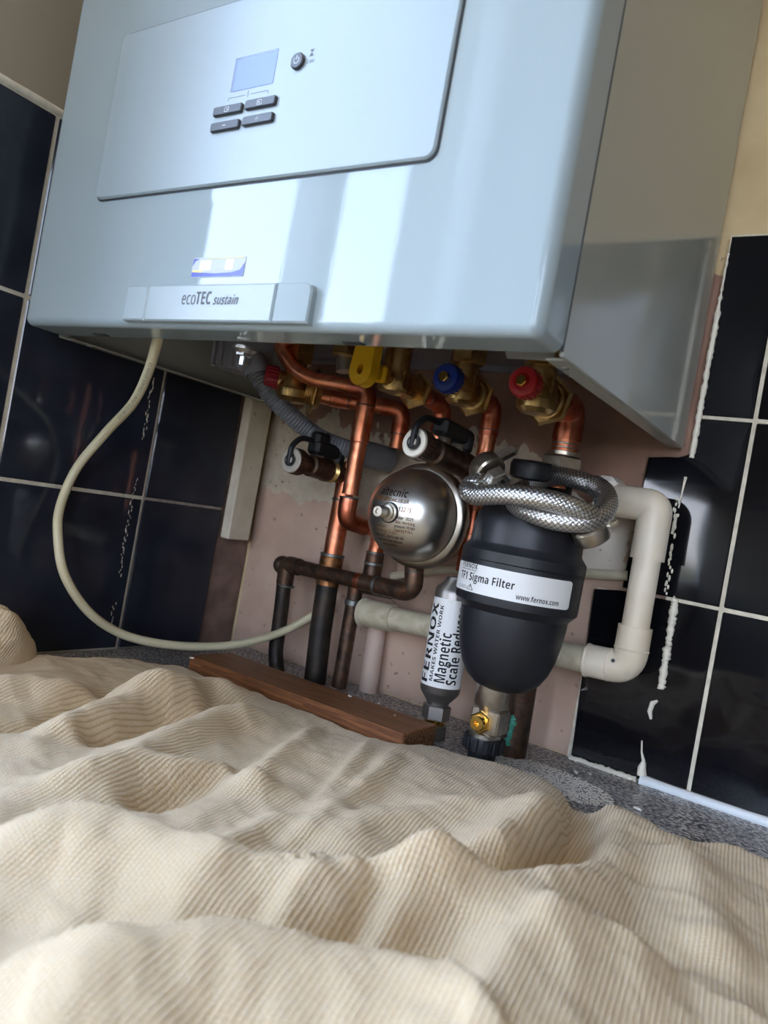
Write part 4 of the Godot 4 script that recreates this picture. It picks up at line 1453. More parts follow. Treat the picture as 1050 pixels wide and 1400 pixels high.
	t = thing("braided_hose", Vector3(0.3931,0.2057,0.12), "coiled stainless braided hose resting on top of the black filter", "hose")
	mb = MB.new()
	mb.tube(coil, 0.0074, 20)
	put("braid", mb, braid(), t)
	# wing nut end at the left
	mb = MB.new()
	var n0 := Vector3(0.3516,0.2266,0.132)
	var nd := (Vector3(0.3738,0.2128,0.14) - n0).normalized()
	var wx := Vector3(0.37, 0.89, -0.25)
	wx = (wx - nd * nd.dot(wx)).normalized()
	var xf := Transform3D(Basis(wx, nd, wx.cross(nd)), n0)
	mb.lathe([Vector2(0.0070, -0.0045), Vector2(0.0122, -0.0045), Vector2(0.0132, -0.003), Vector2(0.0132, 0.0065), Vector2(0.0120, 0.0080), Vector2(0.0104, 0.0080), Vector2(0.0098, 0.0065), Vector2(0.006, 0.0065)], xf, 36)
	for sg in [-1.0, 1.0]:
		var wing := PackedVector2Array([Vector2(0.0115, -0.0025), Vector2(0.0185, -0.0005), Vector2(0.0255, 0.0035), Vector2(0.0265, 0.0082), Vector2(0.0235, 0.0098), Vector2(0.0160, 0.0070), Vector2(0.0115, 0.0058)])
		if sg < 0:
			for i in wing.size(): wing[i].x = -wing[i].x
		mb.prism(wing, -0.0026, 0.0026, xf, 0.0008)
	put("wing_nut", mb, mats.nickel, t)
	mb = MB.new()
	hexnut(mb, axis(n0 + nd * 0.011, nd), 0.0098, 0.0105, 0.4)
	put("hexagon_end", mb, mats.stainless, t)
	mb = MB.new()
	n0 = Vector3(0.4342,0.1948,0.118)
	nd = (Vector3(0.4298,0.2052,0.125) - n0).normalized()
	xf = axis(Vector3(0.4369,0.1872,0.112), nd)
	mb.lathe([Vector2(0.009, 0.0), Vector2(0.0128, 0.0), Vector2(0.0136, 0.0015), Vector2(0.0136, 0.0095), Vector2(0.012, 0.0115), Vector2(0.008, 0.0115)], xf, 30)
	mb.box(Vector3(0.4475,0.1996,0.112), Vector3(0.004, 0.011, 0.006), 0.001, Basis(Vector3.BACK, -0.9))
	put("wing_nut", mb, mats.nickel, t)
	mb = MB.new()
	mb.lathe([Vector2(0.0003, 0), Vector2(0.0142, 0.0), Vector2(0.0168, 0.002), Vector2(0.0172, 0.011), Vector2(0.0155, 0.0145), Vector2(0.0003, 0.0155)], axis(Vector3(0.3639,0.2273,0.075), Vector3(0.05, 1, 0.15)), 30)
	var kb := single("black_knob", mb, mats.black_rubber, "round black plastic knob behind the braided hose coil", "knob")
	kb.set_meta("category", "knob")

func vessel() -> void:
	var c := Vector3(0.2705, 0.182, 0.085)
	var ay := Vector3(-0.03, -0.035, 1).normalized()
	var t := thing("expansion_vessel", c, "round stainless steel expansion vessel with printed lettering on its domed face", "vessel")
	var xf := axis(c, ay, Vector3.UP)
	var mb := MB.new()
	var prof := []
	for i in 15:
		var a := PI / 2 * i / 14.0
		prof.append(Vector2(maxf(0.0398 * sin(a), 0.00002), 0.008 + 0.034 * cos(a)))
	prof.append(Vector2(0.0398, 0.0))
	prof.reverse()
	mb.lathe(prof, xf, 60, false, 50)
	put("dome", mb, mats.stainless, t)
	mb = MB.new()
	prof = [Vector2(0.0394, 0.002), Vector2(0.0405, -0.0005), Vector2(0.0445, -0.0012), Vector2(0.0462, -0.004), Vector2(0.0462, -0.011), Vector2(0.0432, -0.0125)]
	for i in range(1, 11):
		var a := PI / 2 * i / 10.0
		prof.append(Vector2(0.0432 * cos(a) + 0.0001, -0.0125 - 0.026 * sin(a)))
	mb.lathe(prof, xf, 60, false, 50)
	put("rim", mb, mats.stainless_rim, t)
	mb = MB.new()
	var s0 := c + ay * 0.0412
	mb.lathe([Vector2(0.0066, 0.0), Vector2(0.0078, 0.0005), Vector2(0.0078, 0.002), Vector2(0.0062, 0.0025), Vector2(0.0062, 0.0045), Vector2(0.0042, 0.005), Vector2(0.0042, 0.009), Vector2(0.0046, 0.0095), Vector2(0.0046, 0.017), Vector2(0.0042, 0.0174), Vector2(0.0021, 0.0174), Vector2(0.0018, 0.0162), Vector2(0.0001, 0.0162)], axis(s0, ay), 28, false, 20)
	for k in 5:
		mb.lathe([Vector2(0.0044, 0.0102 + 0.0013 * k), Vector2(0.00495, 0.0107 + 0.0013 * k), Vector2(0.0044, 0.0112 + 0.0013 * k)], axis(s0, ay), 20)
	put("air_valve", mb, mats.nickel, t)
	mb = MB.new()
	mb.lathe([Vector2(0.0072, 0), Vector2(0.0088, 0.0002), Vector2(0.0088, 0.0012), Vector2(0.0072, 0.0014)], axis(s0, ay), 26)
	put("washer", mb, mats.black_rubber, t)
	# lettering wrapped on the dome
	var right := (Vector3(0.985, -0.0, 0.17) - ay * Vector3(0.985, 0, 0.17).dot(ay)).normalized()
	var up := ay.cross(right)
	var dome := func(x: float, y: float) -> Array:
		var d := minf(sqrt(x * x + y * y) / 0.0398, 0.98)
		var zz := 0.034 * sqrt(1.0 - d * d)
		var p := c + right * x + up * y + ay * (0.008 + zz)
		var nn := (right * x / pow(0.0398, 2) + up * y / pow(0.0398, 2) + ay * zz / pow(0.034, 2)).normalized()
		return [p + nn * 0.0003, nn]
	var lines := [["altecnic", 0.0088, 0.0265, Vector2(-0.0140, 0.0138), 1, true], ["www.altecnic.co.uk", 0.0052, 0.0335, Vector2(-0.0180, 0.0092), 2, true], ["13278", 0.0052, 0.0105, Vector2(0.0082, 0.0022), 2, true], ["Year  2021", 0.0034, 0.0135, Vector2(0.0075, -0.0042), 1, true], ["Max. Working", 0.0034, 0.0155, Vector2(0.0070, -0.0078), 2, true], ["pressure: 10 bar", 0.0032, 0.0165, Vector2(0.0062, -0.0112), 1, true], ["Capacity 0.16 L", 0.0034, 0.0150, Vector2(0.0060, -0.0146), 2, true], ["Membrane", 0.0032, 0.0110, Vector2(-0.0130, -0.0128), 2, false], ["Precharge 3.5 bar", 0.0038, 0.0205, Vector2(-0.0125, -0.0172), 2, false], ["Max 70 C, don't use oil", 0.0034, 0.0270, Vector2(-0.0135, -0.0208), 1, true], ["Check precharge pressure", 0.0032, 0.0245, Vector2(-0.0125, -0.0242), 1, true], ["every 6 months", 0.0034, 0.0140, Vector2(-0.0075, -0.0276), 1, true]]
	var m1 := MB.new()
	var m2 := MB.new()
	for l in lines:
		var off: Vector2 = l[3]
		letters(m1 if l[4] == 1 else m2, l[0], l[1], l[2], func(x: float, y: float) -> Array: return dome.call(x + off.x, y + off.y), l[5], 0.0, 0.002)
	put("dark_lettering", m1, mats.print_brown, t)
	put("ochre_lettering", m2, mats.print_ochre, t)

func filter() -> void:
	var c := Vector3(0.3815, 0.0, 0.1)
	var t := thing("magnetic_filter", Vector3(c.x, 0.062, c.z), "large matt black bowl-shaped water filter with a white label", "filter")
	var xf := Transform3D(Basis(), c)
	var mb := MB.new()
	var prof := [Vector2(0.0002, 0.0605), Vector2(0.012, 0.0612), Vector2(0.0215, 0.0645), Vector2(0.0285, 0.0705), Vector2(0.0335, 0.079), Vector2(0.0372, 0.090), Vector2(0.0395, 0.102), Vector2(0.0408, 0.114), Vector2(0.0412, 0.1215), Vector2(0.0418, 0.1222), Vector2(0.0468, 0.1275), Vector2(0.0471, 0.1305), Vector2(0.0474, 0.157)]
	mb.lathe(prof, xf, 72)
	put("bowl", mb, mats.black_plastic, t)
	mb = MB.new()
	prof = [Vector2(0.0466, 0.157), Vector2(0.0466, 0.1582), Vector2(0.0476, 0.159), Vector2(0.0476, 0.166), Vector2(0.0465, 0.1675), Vector2(0.0432, 0.1715), Vector2(0.0428, 0.173), Vector2(0.0424, 0.183), Vector2(0.0405, 0.193), Vector2(0.0365, 0.2015), Vector2(0.030, 0.2075), Vector2(0.02, 0.2105), Vector2(0.0002, 0.2115)]
	mb.lathe(prof, xf, 72)
	put("lid", mb, mats.black_plastic, t)
	# wrap-round label
	var mid := 0.15
	var wrap := func(x: float, y: float, rr: float) -> Array:
		var a: float = mid + x / 0.0474
		var nn := Vector3(sin(a), 0, cos(a))
		return [c + nn * rr + Vector3(0, y, 0), nn]
	mb = MB.new()
	var lw := 0.0545
	var y0 := 0.1335
	var y1 := 0.1545
	for i in 48:
		var xa := -lw + 2 * lw * i / 48.0
		var xb := -lw + 2 * lw * (i + 1) / 48.0
		var ca := 0.0016 * pow(maxf(absf(xa) - lw + 0.0016, 0.0) / 0.0016, 2)
		var cb := 0.0016 * pow(maxf(absf(xb) - lw + 0.0016, 0.0) / 0.0016, 2)
		var id: Array[int] = []
		for e in [[xa, y0 + ca], [xb, y0 + cb], [xb, y1 - cb], [xa, y1 - ca]]:
			var s: Array = wrap.call(e[0], e[1], 0.0478)
			id.append(mb.vert(s[0], s[1]))
		mb.quad_i(id[0], id[1], id[2], id[3])
	var lb := put("label", mb, mats.label_white, t, "white wrap-round label")
	mb = MB.new()
	var on := func(u: float, h: float) -> Callable:
		return func(x: float, y: float) -> Array: return wrap.call(x + u, y + h, 0.04795)
	letters(mb, "FERNOX", 0.0050, 0.0200, on.call(-0.0425, 0.1506), true, 0.0, 0.002)
	letters(mb, "MAKES WATER WORK", 0.0013, 0.0195, on.call(-0.0425, 0.1490), true, 0.0, 0.002)
	letters(mb, "TF1 Sigma Filter", 0.0080, 0.0515, on.call(-0.0428, 0.1418), true, 0.0, 0.002)
	letters(mb, "www.fernox.com", 0.0050, 0.0325, on.call(0.0108, 0.1357), true, 0.0, 0.002)
	letters(mb, "023-62021", 0.0030, 0.0120, on.call(-0.0430, 0.1352), false, 0.0, 0.002)
	for q in [[-0.0305, 0.1350, -0.0240, 0.1350], [-0.0240, 0.1350, -0.0272, 0.1392], [-0.0272, 0.1392, -0.0305, 0.1350]]:
		var a: Array = wrap.call(q[0], q[1], 0.0479)
		var b: Array = wrap.call(q[2], q[3], 0.0479)
		mb.tube([a[0], b[0]], 0.0002, 5)
	letters(mb, "!", 0.0036, 0.0006, on.call(-0.0275, 0.1355), true, 0.0, 0.002)
	put("lettering", mb, mats.print_black, lb)
	# plated valve body below, with brass bleed plug and black nut
	var vc := Vector3(0.3735, 0.0, 0.0945)
	mb = MB.new()
	mb.lathe([Vector2(0.0005, 0.066), Vector2(0.0132, 0.066), Vector2(0.0134, 0.047), Vector2(0.0118, 0.044), Vector2(0.0112, 0.025), Vector2(0.0126, 0.024), Vector2(0.0126, 0.02), Vector2(0.0005, 0.02)].map(func(p): return p), Transform3D(Basis(), vc), 30)
	mb.box(vc + Vector3(0.0015, 0.0345, 0.0), Vector3(0.024, 0.02, 0.022), 0.0015)
	put("valve_body", mb, mats.nickel, t)
	mb = MB.new()
	hexnut(mb, axis(vc + Vector3(0, 0.0335, 0.0105), Vector3.BACK), 0.0090, 0.005, 0.1)
	mb.lathe([Vector2(0.006, 0.005), Vector2(0.0058, 0.009), Vector2(0.0052, 0.0098), Vector2(0.0022, 0.0098), Vector2(0.0018, 0.006), Vector2(0.0001, 0.006)], axis(vc + Vector3(0, 0.0335, 0.0105), Vector3.BACK), 22)
	put("bleed_plug", mb, mats.brass_bright, t, "bright brass bleed plug")
	mb = MB.new()
	mb.lathe([Vector2(0.0005, 0.021), Vector2(0.0148, 0.021), Vector2(0.0152, 0.0195), Vector2(0.0146, 0.010), Vector2(0.0110, 0.0095), Vector2(0.0110, 0.003), Vector2(0.0005, 0.003)], Transform3D(Basis(), vc), 30)
	for k in 12:
		var a := TAU * k / 12
		mb.box(vc + Vector3(cos(a) * 0.0148, 0.0155, sin(a) * 0.0148), Vector3(0.0032, 0.0105, 0.0042), 0.0006, Basis(Vector3.UP, -a))
	for k in 4:
		var a := TAU * (k + 0.3) / 4
		mb.box(vc + Vector3(cos(a) * 0.0085, 0.0045, sin(a) * 0.0085), Vector3(0.006, 0.009, 0.008), 0.0008, Basis(Vector3.UP, -a))
	put("base_nut", mb, mats.black_rubber, t)
	# arm to the copper pipe behind
	mb = MB.new()
	mb.tube([Vector3(0.3765, 0.2005, 0.085), Vector3(0.3758, 0.21, 0.041), Vector3(0.3758, 0.232, 0.041)], 0.012, 20)
	put("inlet", mb, mats.black_plastic, t)

func canister() -> void:
	var b := Vector3(0.3245, 0.0, 0.078)
	var tp := Vector3(0.3171,0.13,0.078)
	var up := (tp - Vector3(0.3194,0.024,0.078)).normalized()
	b = Vector3(0.3194,0.024,0.078) - up * 0.0245
	var t := thing("scale_reducer", b, "slim silver canister with a white printed label standing left of the black filter", "canister")
	var xf := axis(b, up)
	var R := 0.0168
	var mb := MB.new()
	mb.lathe([Vector2(0.0088, 0.0285), Vector2(0.0098, 0.0315), Vector2(0.0155, 0.0385), Vector2(R, 0.041), Vector2(R, 0.124), Vector2(0.0158, 0.1275), Vector2(0.0098, 0.1335), Vector2(0.0088, 0.137), Vector2(0.0003, 0.1375)], xf, 40)
	put("body", mb, mats.can_metal, t)
	mb = MB.new()
	hexnut(mb, xf * Transform3D(Basis(), Vector3(0, 0.0165, 0)), 0.0118, 0.0125, 0.3)
	hexnut(mb, xf * Transform3D(Basis(), Vector3(0, 0.0, 0)), 0.0108, 0.0125, 0.1)
	put("nut", mb, mats.can_metal, t)
	mb = MB.new()
	mb.tube([xf * Vector3(0, 0.011, 0), xf * Vector3(0, 0.018, 0)], 0.0082, 20)
	mb.lathe([Vector2(0.0078, 0.013), Vector2(0.0092, 0.014), Vector2(0.0078, 0.015)], xf, 20)
	put("brass_ring", mb, mats.brass_bright, t, "bright brass ring")
	# label
	var RL := R + 0.0003
	var mid := 0.62
	var side := xf.basis.x
	var wrap := func(u: float, h: float, lift: float) -> Array:
		var a: float = mid + u / RL
		var nn := (Vector3(sin(a), 0, cos(a)))
		nn = (nn - up * nn.dot(up)).normalized()
		return [b + up * h + nn * (RL + lift), nn]
	mb = MB.new()
	for i in 60:
		var ua := TAU * RL * (i / 60.0 - 0.5)
		var ub := TAU * RL * ((i + 1) / 60.0 - 0.5)
		var id: Array[int] = []
		for e in [[ua, 0.046], [ub, 0.046], [ub, 0.119], [ua, 0.119]]:
			var s: Array = wrap.call(e[0], e[1], 0.0)
			id.append(mb.vert(s[0], s[1]))
		mb.quad_i(id[0], id[1], id[2], id[3])
	var lb := put("label", mb, mats.label_white, t, "white label with upright black lettering")
	mb = MB.new()
	# text runs up the can: letter x goes up, letter y goes towards the left
	var vert := func(u0: float, h0: float) -> Callable:
		return func(x: float, y: float) -> Array: return wrap.call(u0 - y, h0 + x, 0.00015)
	letters(mb, "FERNOX", 0.0125, 0.066, vert.call(-0.0150, 0.0485), true, 0.0, 0.0016)
	letters(mb, "MAKES WATER WORK", 0.0045, 0.063, vert.call(-0.0100, 0.0505), true, 0.0, 0.0016)
	letters(mb, "Magnetic", 0.0128, 0.041, vert.call(0.0005, 0.0505), true, 0.0, 0.0016)
	letters(mb, "Scale Reducer", 0.0128, 0.064, vert.call(0.0108, 0.0495), true, 0.0, 0.0016)
	put("lettering", mb, mats.print_black, lb)

func plastic_pipes() -> void:
	# white overflow pipe: from a fitting on the wall, elbow, down, elbow, back along the wall
	var t := thing("overflow_pipe", Vector3(0.4539,0.1821,0.036), "cream plastic overflow pipe with two elbows beside the cut black tiles", "pipe")
	var r := 0.0108
	var f := 0.0132
	var p0 := Vector3(0.4184,0.2224,0.036)
	var p1 := Vector3(0.4565,0.2225,0.036)
	var p2 := Vector3(0.4593,0.0924,0.036)
	p2 = Vector3(p1.x + 0.001, p2.y, 0.036)
	var p3 := Vector3(0.1983,0.0795,0.03)
	pipe_part(t, "elbow", bends([p0, p1, p1 + (p2 - p1) * 0.33], 0.0075, 9), f, mats.pvc, 28)
	pipe_part(t, "pipe", [p1 + (p2 - p1) * 0.2, p1 + (p2 - p1) * 0.9], r, mats.pvc, 26)
	pipe_part(t, "elbow", bends([p1 + (p2 - p1) * 0.74, p2, p2 + (p3 - p2).normalized() * 0.034], 0.014, 9), f, mats.pvc, 28)
	put("lip", collar(p1 + (p2 - p1) * 0.88, p2 - p1, f + 0.0006, 0.0016), mats.pvc, t)
	put("lip", collar(p2 + (p3 - p2).normalized() * 0.033, p3 - p2, f + 0.0007, 0.0022), mats.pvc, t)
	put("lip", collar(p2 + (p3 - p2).normalized() * 0.015, p3 - p2, f + 0.0004, 0.0014), mats.pvc, t)
	pipe_part(t, "pipe", [p2 + (p3 - p2).normalized() * 0.02, p3], r, mats.pvc_dirty, 26)
	var d := (p2 - p3).normalized()
	put("coupling", collar(p3 + d * 0.018, d, f, 0.034), mats.pvc_dirty, t)
	put("lip", collar(p3 + d * 0.0, d, f + 0.001, 0.004), mats.pvc_dirty, t)
	# square white fitting the elbow enters
	var mb := MB.new()
	mb.box(Vector3(0.4159,0.2229,0.028), Vector3(0.017, 0.036, 0.036), 0.004)
	put("wall_fitting", mb, mats.pvc_white, t)
	mb = MB.new()
	mb.lathe([Vector2(0.0001, 0), Vector2(0.0015, 0), Vector2(0.0015, 0.0006), Vector2(0.0001, 0.0007)], axis(Vector3(0.4484,0.0975,0.0495), Vector3(0.1, 0, 1)), 12)
	put("spot", mb, mats.dark_gap, t)
	# thin cream tube along the wall behind the filter
	mb = MB.new()
	mb.tube([Vector3(0.2052,0.1173,0.002), Vector3(0.2565,0.134,0.002), Vector3(0.3304,0.149,0), Vector3(0.4345,0.1633,0)], 0.0042, 12)
	single("wall_conduit", mb, mats.pvc_dirty, "thin cream tube fixed along the bare wall behind the filter", "tube")
	# short thin white rod among the pipe feet
	mb = MB.new()
	mb.tube([Vector3(0.1316,0.0401,0.012), Vector3(0.1303,0.0109,0.012), Vector3(0.1294,-0.0027,0.012)], 0.0012, 8)
	mb.tube([Vector3(0.1292,0.0067,0.012), Vector3(0.1296,-0.0104,0.012)], 0.0021, 8)
	single("cord_end", mb, mats.pvc_white, "thin white cord hanging behind the dark pipes", "cord")

func small_things() -> void:
	# brown plank lying along the wall
	var mb := MB.new()
	var pz0 := 0.108
	var pz1 := 0.158
	mb.box(Vector3(0.2205, 0.0102, (pz0 + pz1) / 2), Vector3(0.233, 0.0204, pz1 - pz0), 0.0008)
	for i in mb.v.size():
		var p := mb.v[i]
		mb.uv[i] = Vector2(p.x / 0.12, (p.y + p.z) / 0.06)
	var t := thing("wooden_plank", Vector3(0.22, 0.0, 0.133), "varnished brown wooden plank lying along the foot of the pipes", "plank")
	put("board", mb, wood("plank_wood", rgb(84, 48, 26), rgb(168, 110, 68), Vector3(1, 1, 1)), t)
	mb = MB.new()
	mb.box(Vector3(0.33725, 0.01, (pz0 + pz1) / 2), Vector3(0.0007, 0.0185, pz1 - pz0 - 0.001), 0.0002)
	put("cut_end", mb, tri(image_tri("chipboard", [[0.0, rgb(58, 36, 24)], [0.5, rgb(120, 80, 48)], [1.0, rgb(158, 112, 72)]]), 40.0), t, "rough sawn end grain")
	# plaster crumbs
	var rn := RandomNumberGenerator.new()
	rn.seed = 77
	var spots := [[Vector3(0.1134,0.0205,0.1645), 0.004, "crumb"], [Vector3(0.254,0.0205,0.1136), 0.0035, "crumb"], [Vector3(0.279,0.0205,0.1055), 0.003, "crumb"], [Vector3(0.3056,0.0205,0.1215), 0.002, "crumb"], [Vector3(0.4321,0.001,0.0388), 0.0055, "chip"], [Vector3(0.4407,0.001,0.0298), 0.004, "chip"], [Vector3(0.4915,0.001,0.0755), 0.006, "chip"], [Vector3(0.4956,0.001,0.0196), 0.003, "chip"]]
	var where := ["on the plank's left end", "on the plank left of the pipes' feet", "on the plank's top right of the thick pipes", "on the plank's back edge", "on the dusty worktop below the dark pipe", "second on the dusty worktop by the tile foot", "on the bare worktop beside the cloth edge", "by the foot of the sealant bead"]
	for i in spots.size():
		var s: float = spots[i][1]
		mb = MB.new()
		mb.box(spots[i][0] + Vector3(0, s * 0.12, 0), Vector3(s, s * 0.3, s * 0.45), s * 0.08, Basis(Vector3.UP, rn.randf() * 3.0) * Basis(Vector3.RIGHT, rn.randf() * 0.3))
		single("plaster_chip", mb, mat("chip_white", rgb(228, 224, 214), 0.8), "small white plaster chip " + where[i], "plaster chip", "plaster chips")
	# dust heap: fine plaster dust on the worktop by the wall
	mb = MB.new()
	var dn := noise(60.0, 9)
	var oo := Vector3(0.4159,0,0.0799)
	for i in 2600:
		var a := rn.randf() * TAU
		var rr := sqrt(rn.randf())
		var p := oo + Vector3(cos(a) * rr * 0.058, 0.0, sin(a) * rr * 0.036)
		if p.z < 0.002: continue
		var s := rn.randf_range(0.0004, 0.0014)
		mb.box(p + Vector3(0, s * 0.2, 0), Vector3(s, s * 0.5, s), 0.0, Basis(Vector3.UP, a))
	single("plaster_dust", mb, mat("dust", rgb(206, 198, 186), 0.95), "scattered pale plaster dust on the worktop by the wall", "dust", "", "stuff")

func image_tri(key: String, stops: Array) -> StandardMaterial3D:
	var m := mat(key, Color.WHITE, 0.9)
	m.albedo_texture = ramp_tex(stops, 0.05, 95, 3, 128)
	return m

# ---------------------------------------------------------------- dust sheet
var folds := []

func fold(pts: Array, h: float, wa: float, wb: float) -> void:
	folds.append([pts, h, wa, wb])

func sheet_height(p: Vector2) -> float:
	var y := 0.0
	for f in folds:
		var pts: Array = f[0]
		var best := 1e9
		var side := 0.0
		var bt := 0.0
		for i in pts.size() - 1:
			var a: Vector2 = pts[i]
			var b: Vector2 = pts[i + 1]
			var ab := b - a
			var k := clampf((p - a).dot(ab) / ab.length_squared(), 0, 1)
			var q := a + ab * k
			var d := p.distance_squared_to(q)
			if d < best:
				best = d
				side = ab.cross(p - a)
				bt = (i + k) / (pts.size() - 1.0)
		var w: float = f[2] if side > 0.0 else f[3]
		var e := best / (w * w)
		if e < 9.0:
			var ends := smoothstep(0.0, 0.18, bt) * smoothstep(1.0, 0.82, bt)
			y += float(f[1]) * exp(-e) * (0.25 + 0.75 * ends)
	return y

func dust_sheet() -> void:
	# ridges (positive) and valleys (negative) as lines over the worktop: height, half-width on each side
	fold([Vector2(0.4058,0.5383), Vector2(0.4243,0.5100), Vector2(0.4478,0.4913), Vector2(0.4560,0.4753), Vector2(0.4771,0.4576), Vector2(0.5013,0.4433), Vector2(0.5210,0.4382), Vector2(0.5361,0.4460), Vector2(0.5519,0.4605), Vector2(0.5644,0.4759)], 0.032, 0.05, 0.014)
	fold([Vector2(0.3191,0.4979), Vector2(0.3333,0.4708), Vector2(0.3470,0.4466), Vector2(0.3639,0.4335), Vector2(0.3963,0.4260), Vector2(0.4241,0.4164), Vector2(0.4480,0.3986), Vector2(0.4685,0.3799), Vector2(0.4843,0.3642), Vector2(0.5016,0.3434), Vector2(0.5070,0.3095), Vector2(0.5014,0.2448), Vector2(0.4870,0.1617)], 0.024, 0.032, 0.013)
	fold([Vector2(0.4522,0.3883), Vector2(0.4742,0.3597), Vector2(0.4824,0.3340), Vector2(0.4794,0.2866), Vector2(0.4743,0.2228), Vector2(0.4736,0.1781)], 0.024, 0.011, 0.026)
	fold([Vector2(0.4439,0.3600), Vector2(0.4695,0.3347), Vector2(0.4927,0.3003), Vector2(0.4939,0.2432), Vector2(0.4804,0.1661), Vector2(0.4580,0.1149)], -0.026, 0.013, 0.012)
	fold([Vector2(0.5304,0.4373), Vector2(0.5237,0.4107), Vector2(0.5220,0.3802), Vector2(0.5288,0.3509), Vector2(0.5471,0.3337), Vector2(0.5762,0.3253)], 0.017, 0.045, 0.013)
	fold([Vector2(0.5261,0.1649), Vector2(0.5483,0.2018), Vector2(0.5662,0.2540), Vector2(0.5828,0.3095)], 0.012, 0.02, 0.02)
	fold([Vector2(0.5157,0.1596), Vector2(0.5326,0.2103), Vector2(0.5387,0.2498)], -0.007, 0.016, 0.016)
	# left-hand folds
	fold([Vector2(0.1340,0.3859), Vector2(0.1409,0.3397), Vector2(0.1684,0.2947), Vector2(0.2067,0.2670), Vector2(0.2107,0.2272)], 0.0140, 0.016, 0.016)
	fold([Vector2(0.1865,0.4016), Vector2(0.1949,0.3601), Vector2(0.1673,0.3060), Vector2(0.1517,0.2591)], -0.0154, 0.011, 0.011)
	fold([Vector2(0.2294,0.3829), Vector2(0.2161,0.3496), Vector2(0.1994,0.2914), Vector2(0.1848,0.2156), Vector2(0.2097,0.1872)], 0.0140, 0.014, 0.014)
	fold([Vector2(0.2297,0.3673), Vector2(0.2344,0.3290), Vector2(0.2182,0.2661), Vector2(0.2167,0.1883)], -0.0112, 0.009, 0.009)
	fold([Vector2(0.2832,0.3778), Vector2(0.2659,0.3223), Vector2(0.2448,0.2581), Vector2(0.2453,0.2048)], 0.0112, 0.014, 0.014)
	fold([Vector2(0.3190,0.3985), Vector2(0.3196,0.3458), Vector2(0.3278,0.3074)], -0.0098, 0.009, 0.009)
	fold([Vector2(0.2842,0.4253), Vector2(0.2887,0.3677), Vector2(0.3167,0.3282), Vector2(0.3550,0.3146)], 0.0126, 0.015, 0.012)
	fold([Vector2(0.3973,0.3688), Vector2(0.3885,0.3237), Vector2(0.3701,0.2563), Vector2(0.3496,0.1855)], 0.0056, 0.008, 0.008)
	fold([Vector2(0.3772,0.3158), Vector2(0.3497,0.2435), Vector2(0.3258,0.1830)], 0.0042, 0.006, 0.006)
	fold([Vector2(0.3331,0.3212), Vector2(0.3030,0.2468), Vector2(0.2800,0.1854)], 0.0049, 0.007, 0.007)
	fold([Vector2(0.3849,0.3992), Vector2(0.3780,0.3632), Vector2(0.3768,0.3338)], 0.0056, 0.008, 0.008)
	fold([Vector2(0.4190,0.3627), Vector2(0.4076,0.3103), Vector2(0.4265,0.2643), Vector2(0.4345,0.2028)], 0.0084, 0.02, 0.016)
	# folds running down the near faces
	fold([Vector2(0.4325,0.4796), Vector2(0.4213,0.4511), Vector2(0.4075,0.4192)], 0.004, 0.01, 0.01)
	fold([Vector2(0.4592,0.4598), Vector2(0.4497,0.4226), Vector2(0.4447,0.3983)], 0.004, 0.009, 0.009)
	fold([Vector2(0.4772,0.4321), Vector2(0.4688,0.4000), Vector2(0.4634,0.3815)], -0.006, 0.007, 0.007)
	fold([Vector2(0.4117,0.5050), Vector2(0.3932,0.4799), Vector2(0.3638,0.4434)], 0.004, 0.012, 0.012)
	fold([Vector2(0.4962,0.4103), Vector2(0.4908,0.3669)], -0.005, 0.012, 0.012)
	# outline: far edge and near edge
	var far := [Vector2(0.004, 0.30), Vector2(0.0374,0.2989), Vector2(0.0626,0.2351), Vector2(0.0800,0.1863), Vector2(0.1052,0.1687), Vector2(0.1471,0.1618), Vector2(0.1930,0.1639), Vector2(0.2598,0.1477), Vector2(0.3329,0.1504), Vector2(0.3506,0.1242), Vector2(0.3738,0.1196), Vector2(0.4033,0.1174), Vector2(0.4306,0.1059), Vector2(0.4621,0.1253), Vector2(0.4897,0.1147), Vector2(0.5073,0.1242), Vector2(0.5218,0.1358), Vector2(0.5383,0.1190), Vector2(0.5590,0.1099), Vector2(0.5804,0.1121), Vector2(0.6092,0.1287), Vector2(0.70, 0.13)]
	for i in far.size():
		if far[i].x > 0.1 and far[i].x < 0.342:
			far[i].y = maxf(far[i].y, 0.1605)
	var near := [Vector2(0.01, 0.645), Vector2(0.25, 0.648), Vector2(0.5, 0.648), Vector2(0.66, 0.648), Vector2(0.72, 0.648)]
	var lf := [0.0]
	for i in range(1, far.size()):
		lf.append(lf[i - 1] + far[i].distance_to(far[i - 1]))
	var nx := 300
	var nz := 260
	var hn := noise(14.0, 61, 3)
	var fine := noise(60.0, 62, 2)
	var mb := MB.new()
	var pos := PackedVector3Array()
	for i in nx + 1:
		var s: float = lf[lf.size() - 1] * i / nx
		var k := 1
		while k < far.size() - 1 and lf[k] < s:
			k += 1
		var a: Vector2 = (far[k - 1] as Vector2).lerp(far[k], clampf((s - lf[k - 1]) / maxf(lf[k] - lf[k - 1], 1e-6), 0, 1))
		var tn := float(i) / nx * (near.size() - 1)
		var kn := mini(int(tn), near.size() - 2)
		var b: Vector2 = (near[kn] as Vector2).lerp(near[kn + 1], tn - kn)
		for j in nz + 1:
			var t := float(j) / nz
			var p := a.lerp(b, pow(t, 1.15))
			var d := p.distance_to(a)
			var y := 0.0145 + sheet_height(p) + 0.0035 * hn.get_noise_2d(p.x * 1.0, p.y * 1.0) + 0.0007 * fine.get_noise_2d(p.x, p.y)
			y = maxf(y, 0.003)
			var e := smoothstep(0.0, 0.014, d)
			y = lerpf(0.0012, y, e)
			pos.append(Vector3(p.x, y, p.y))
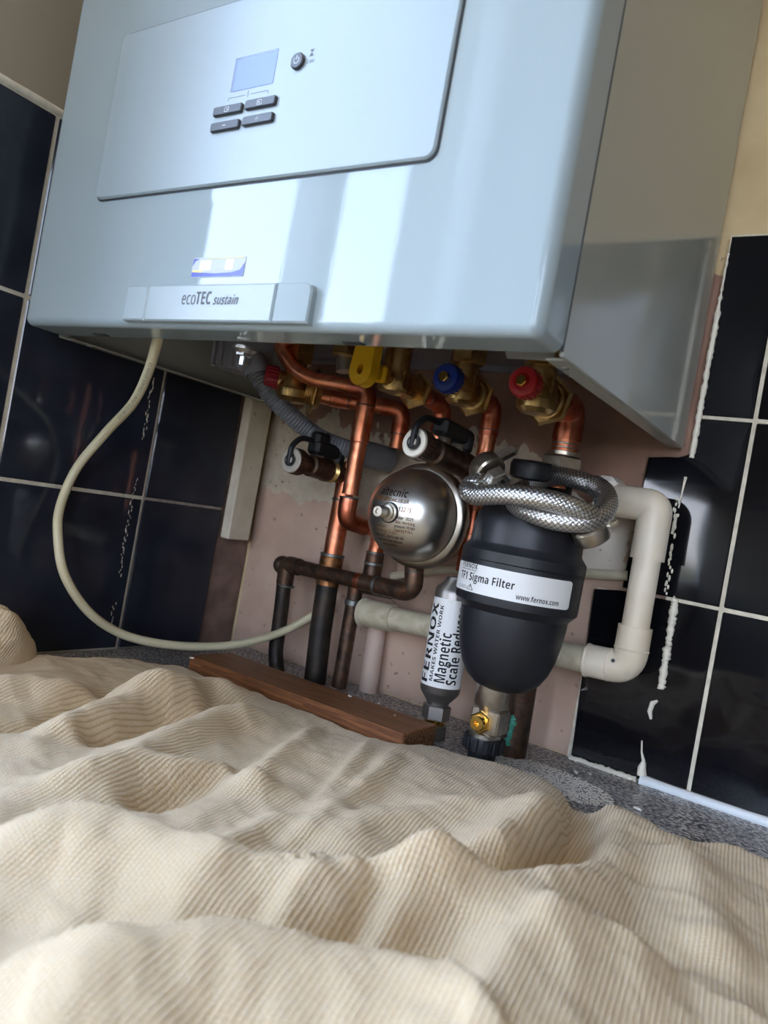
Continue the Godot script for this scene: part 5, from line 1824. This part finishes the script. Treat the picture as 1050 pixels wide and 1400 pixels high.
	for i in nx + 1:
		for j in nz + 1:
			var c := pos[i * (nz + 1) + j]
			var du := pos[mini(i + 1, nx) * (nz + 1) + j] - pos[maxi(i - 1, 0) * (nz + 1) + j]
			var dv := pos[i * (nz + 1) + mini(j + 1, nz)] - pos[i * (nz + 1) + maxi(j - 1, 0)]
			var nn := dv.cross(du).normalized()
			if nn.y < 0: nn = -nn
			mb.vert(c, nn, Vector2((c.z + c.x * 0.14) / 0.035, (c.x - c.z * 0.14) / 0.044))
	for i in nx:
		for j in nz:
			var q := i * (nz + 1) + j
			mb.quad_i(q, q + 1, q + nz + 2, q + nz + 1)
	single("dust_sheet", mb, weave(), "rumpled cream woven cotton dust sheet spread over the worktop", "dust sheet")
	# bunched end of a second cloth against the left wall
	mb = MB.new()
	var bn := noise(25.0, 64, 3)
	var rows := 26
	var cols := 40
	var pp := PackedVector3Array()
	var ca := Vector3(0.026,0.0417,0.29)
	for i in rows + 1:
		var th := PI / 2 * i / rows
		for j in cols + 1:
			var ph := TAU * j / cols
			var rr := 1.0 + 0.12 * bn.get_noise_3d(cos(ph) * 0.05, sin(ph) * 0.05, th * 0.05)
			pp.append(Vector3(0.036, 0.0, 0.315) + Vector3(0.034 * sin(th) * cos(ph), 0.053 * cos(th), 0.045 * sin(th) * sin(ph)) * rr)
	for i in rows + 1:
		for j in cols + 1:
			var c := pp[i * (cols + 1) + j]
			var du := pp[i * (cols + 1) + (j + 1) % (cols + 1)] - pp[i * (cols + 1) + (j + cols) % (cols + 1)]
			var dv := pp[mini(i + 1, rows) * (cols + 1) + j] - pp[maxi(i - 1, 0) * (cols + 1) + j]
			var nn := du.cross(dv).normalized()
			if nn.dot(c - Vector3(0.036, -0.01, 0.315)) < 0: nn = -nn
			if i == 0: nn = Vector3.UP
			mb.vert(c, nn, Vector2(c.x + c.y, c.z + c.y) / 0.056)
	for i in rows:
		for j in cols:
			var q := i * (cols + 1) + j
			mb.quad_i(q, q + 1, q + cols + 2, q + cols + 1)
	single("cloth_bundle", mb, mats.weave, "bunched lump of cream cloth against the left wall tiles", "cloth")
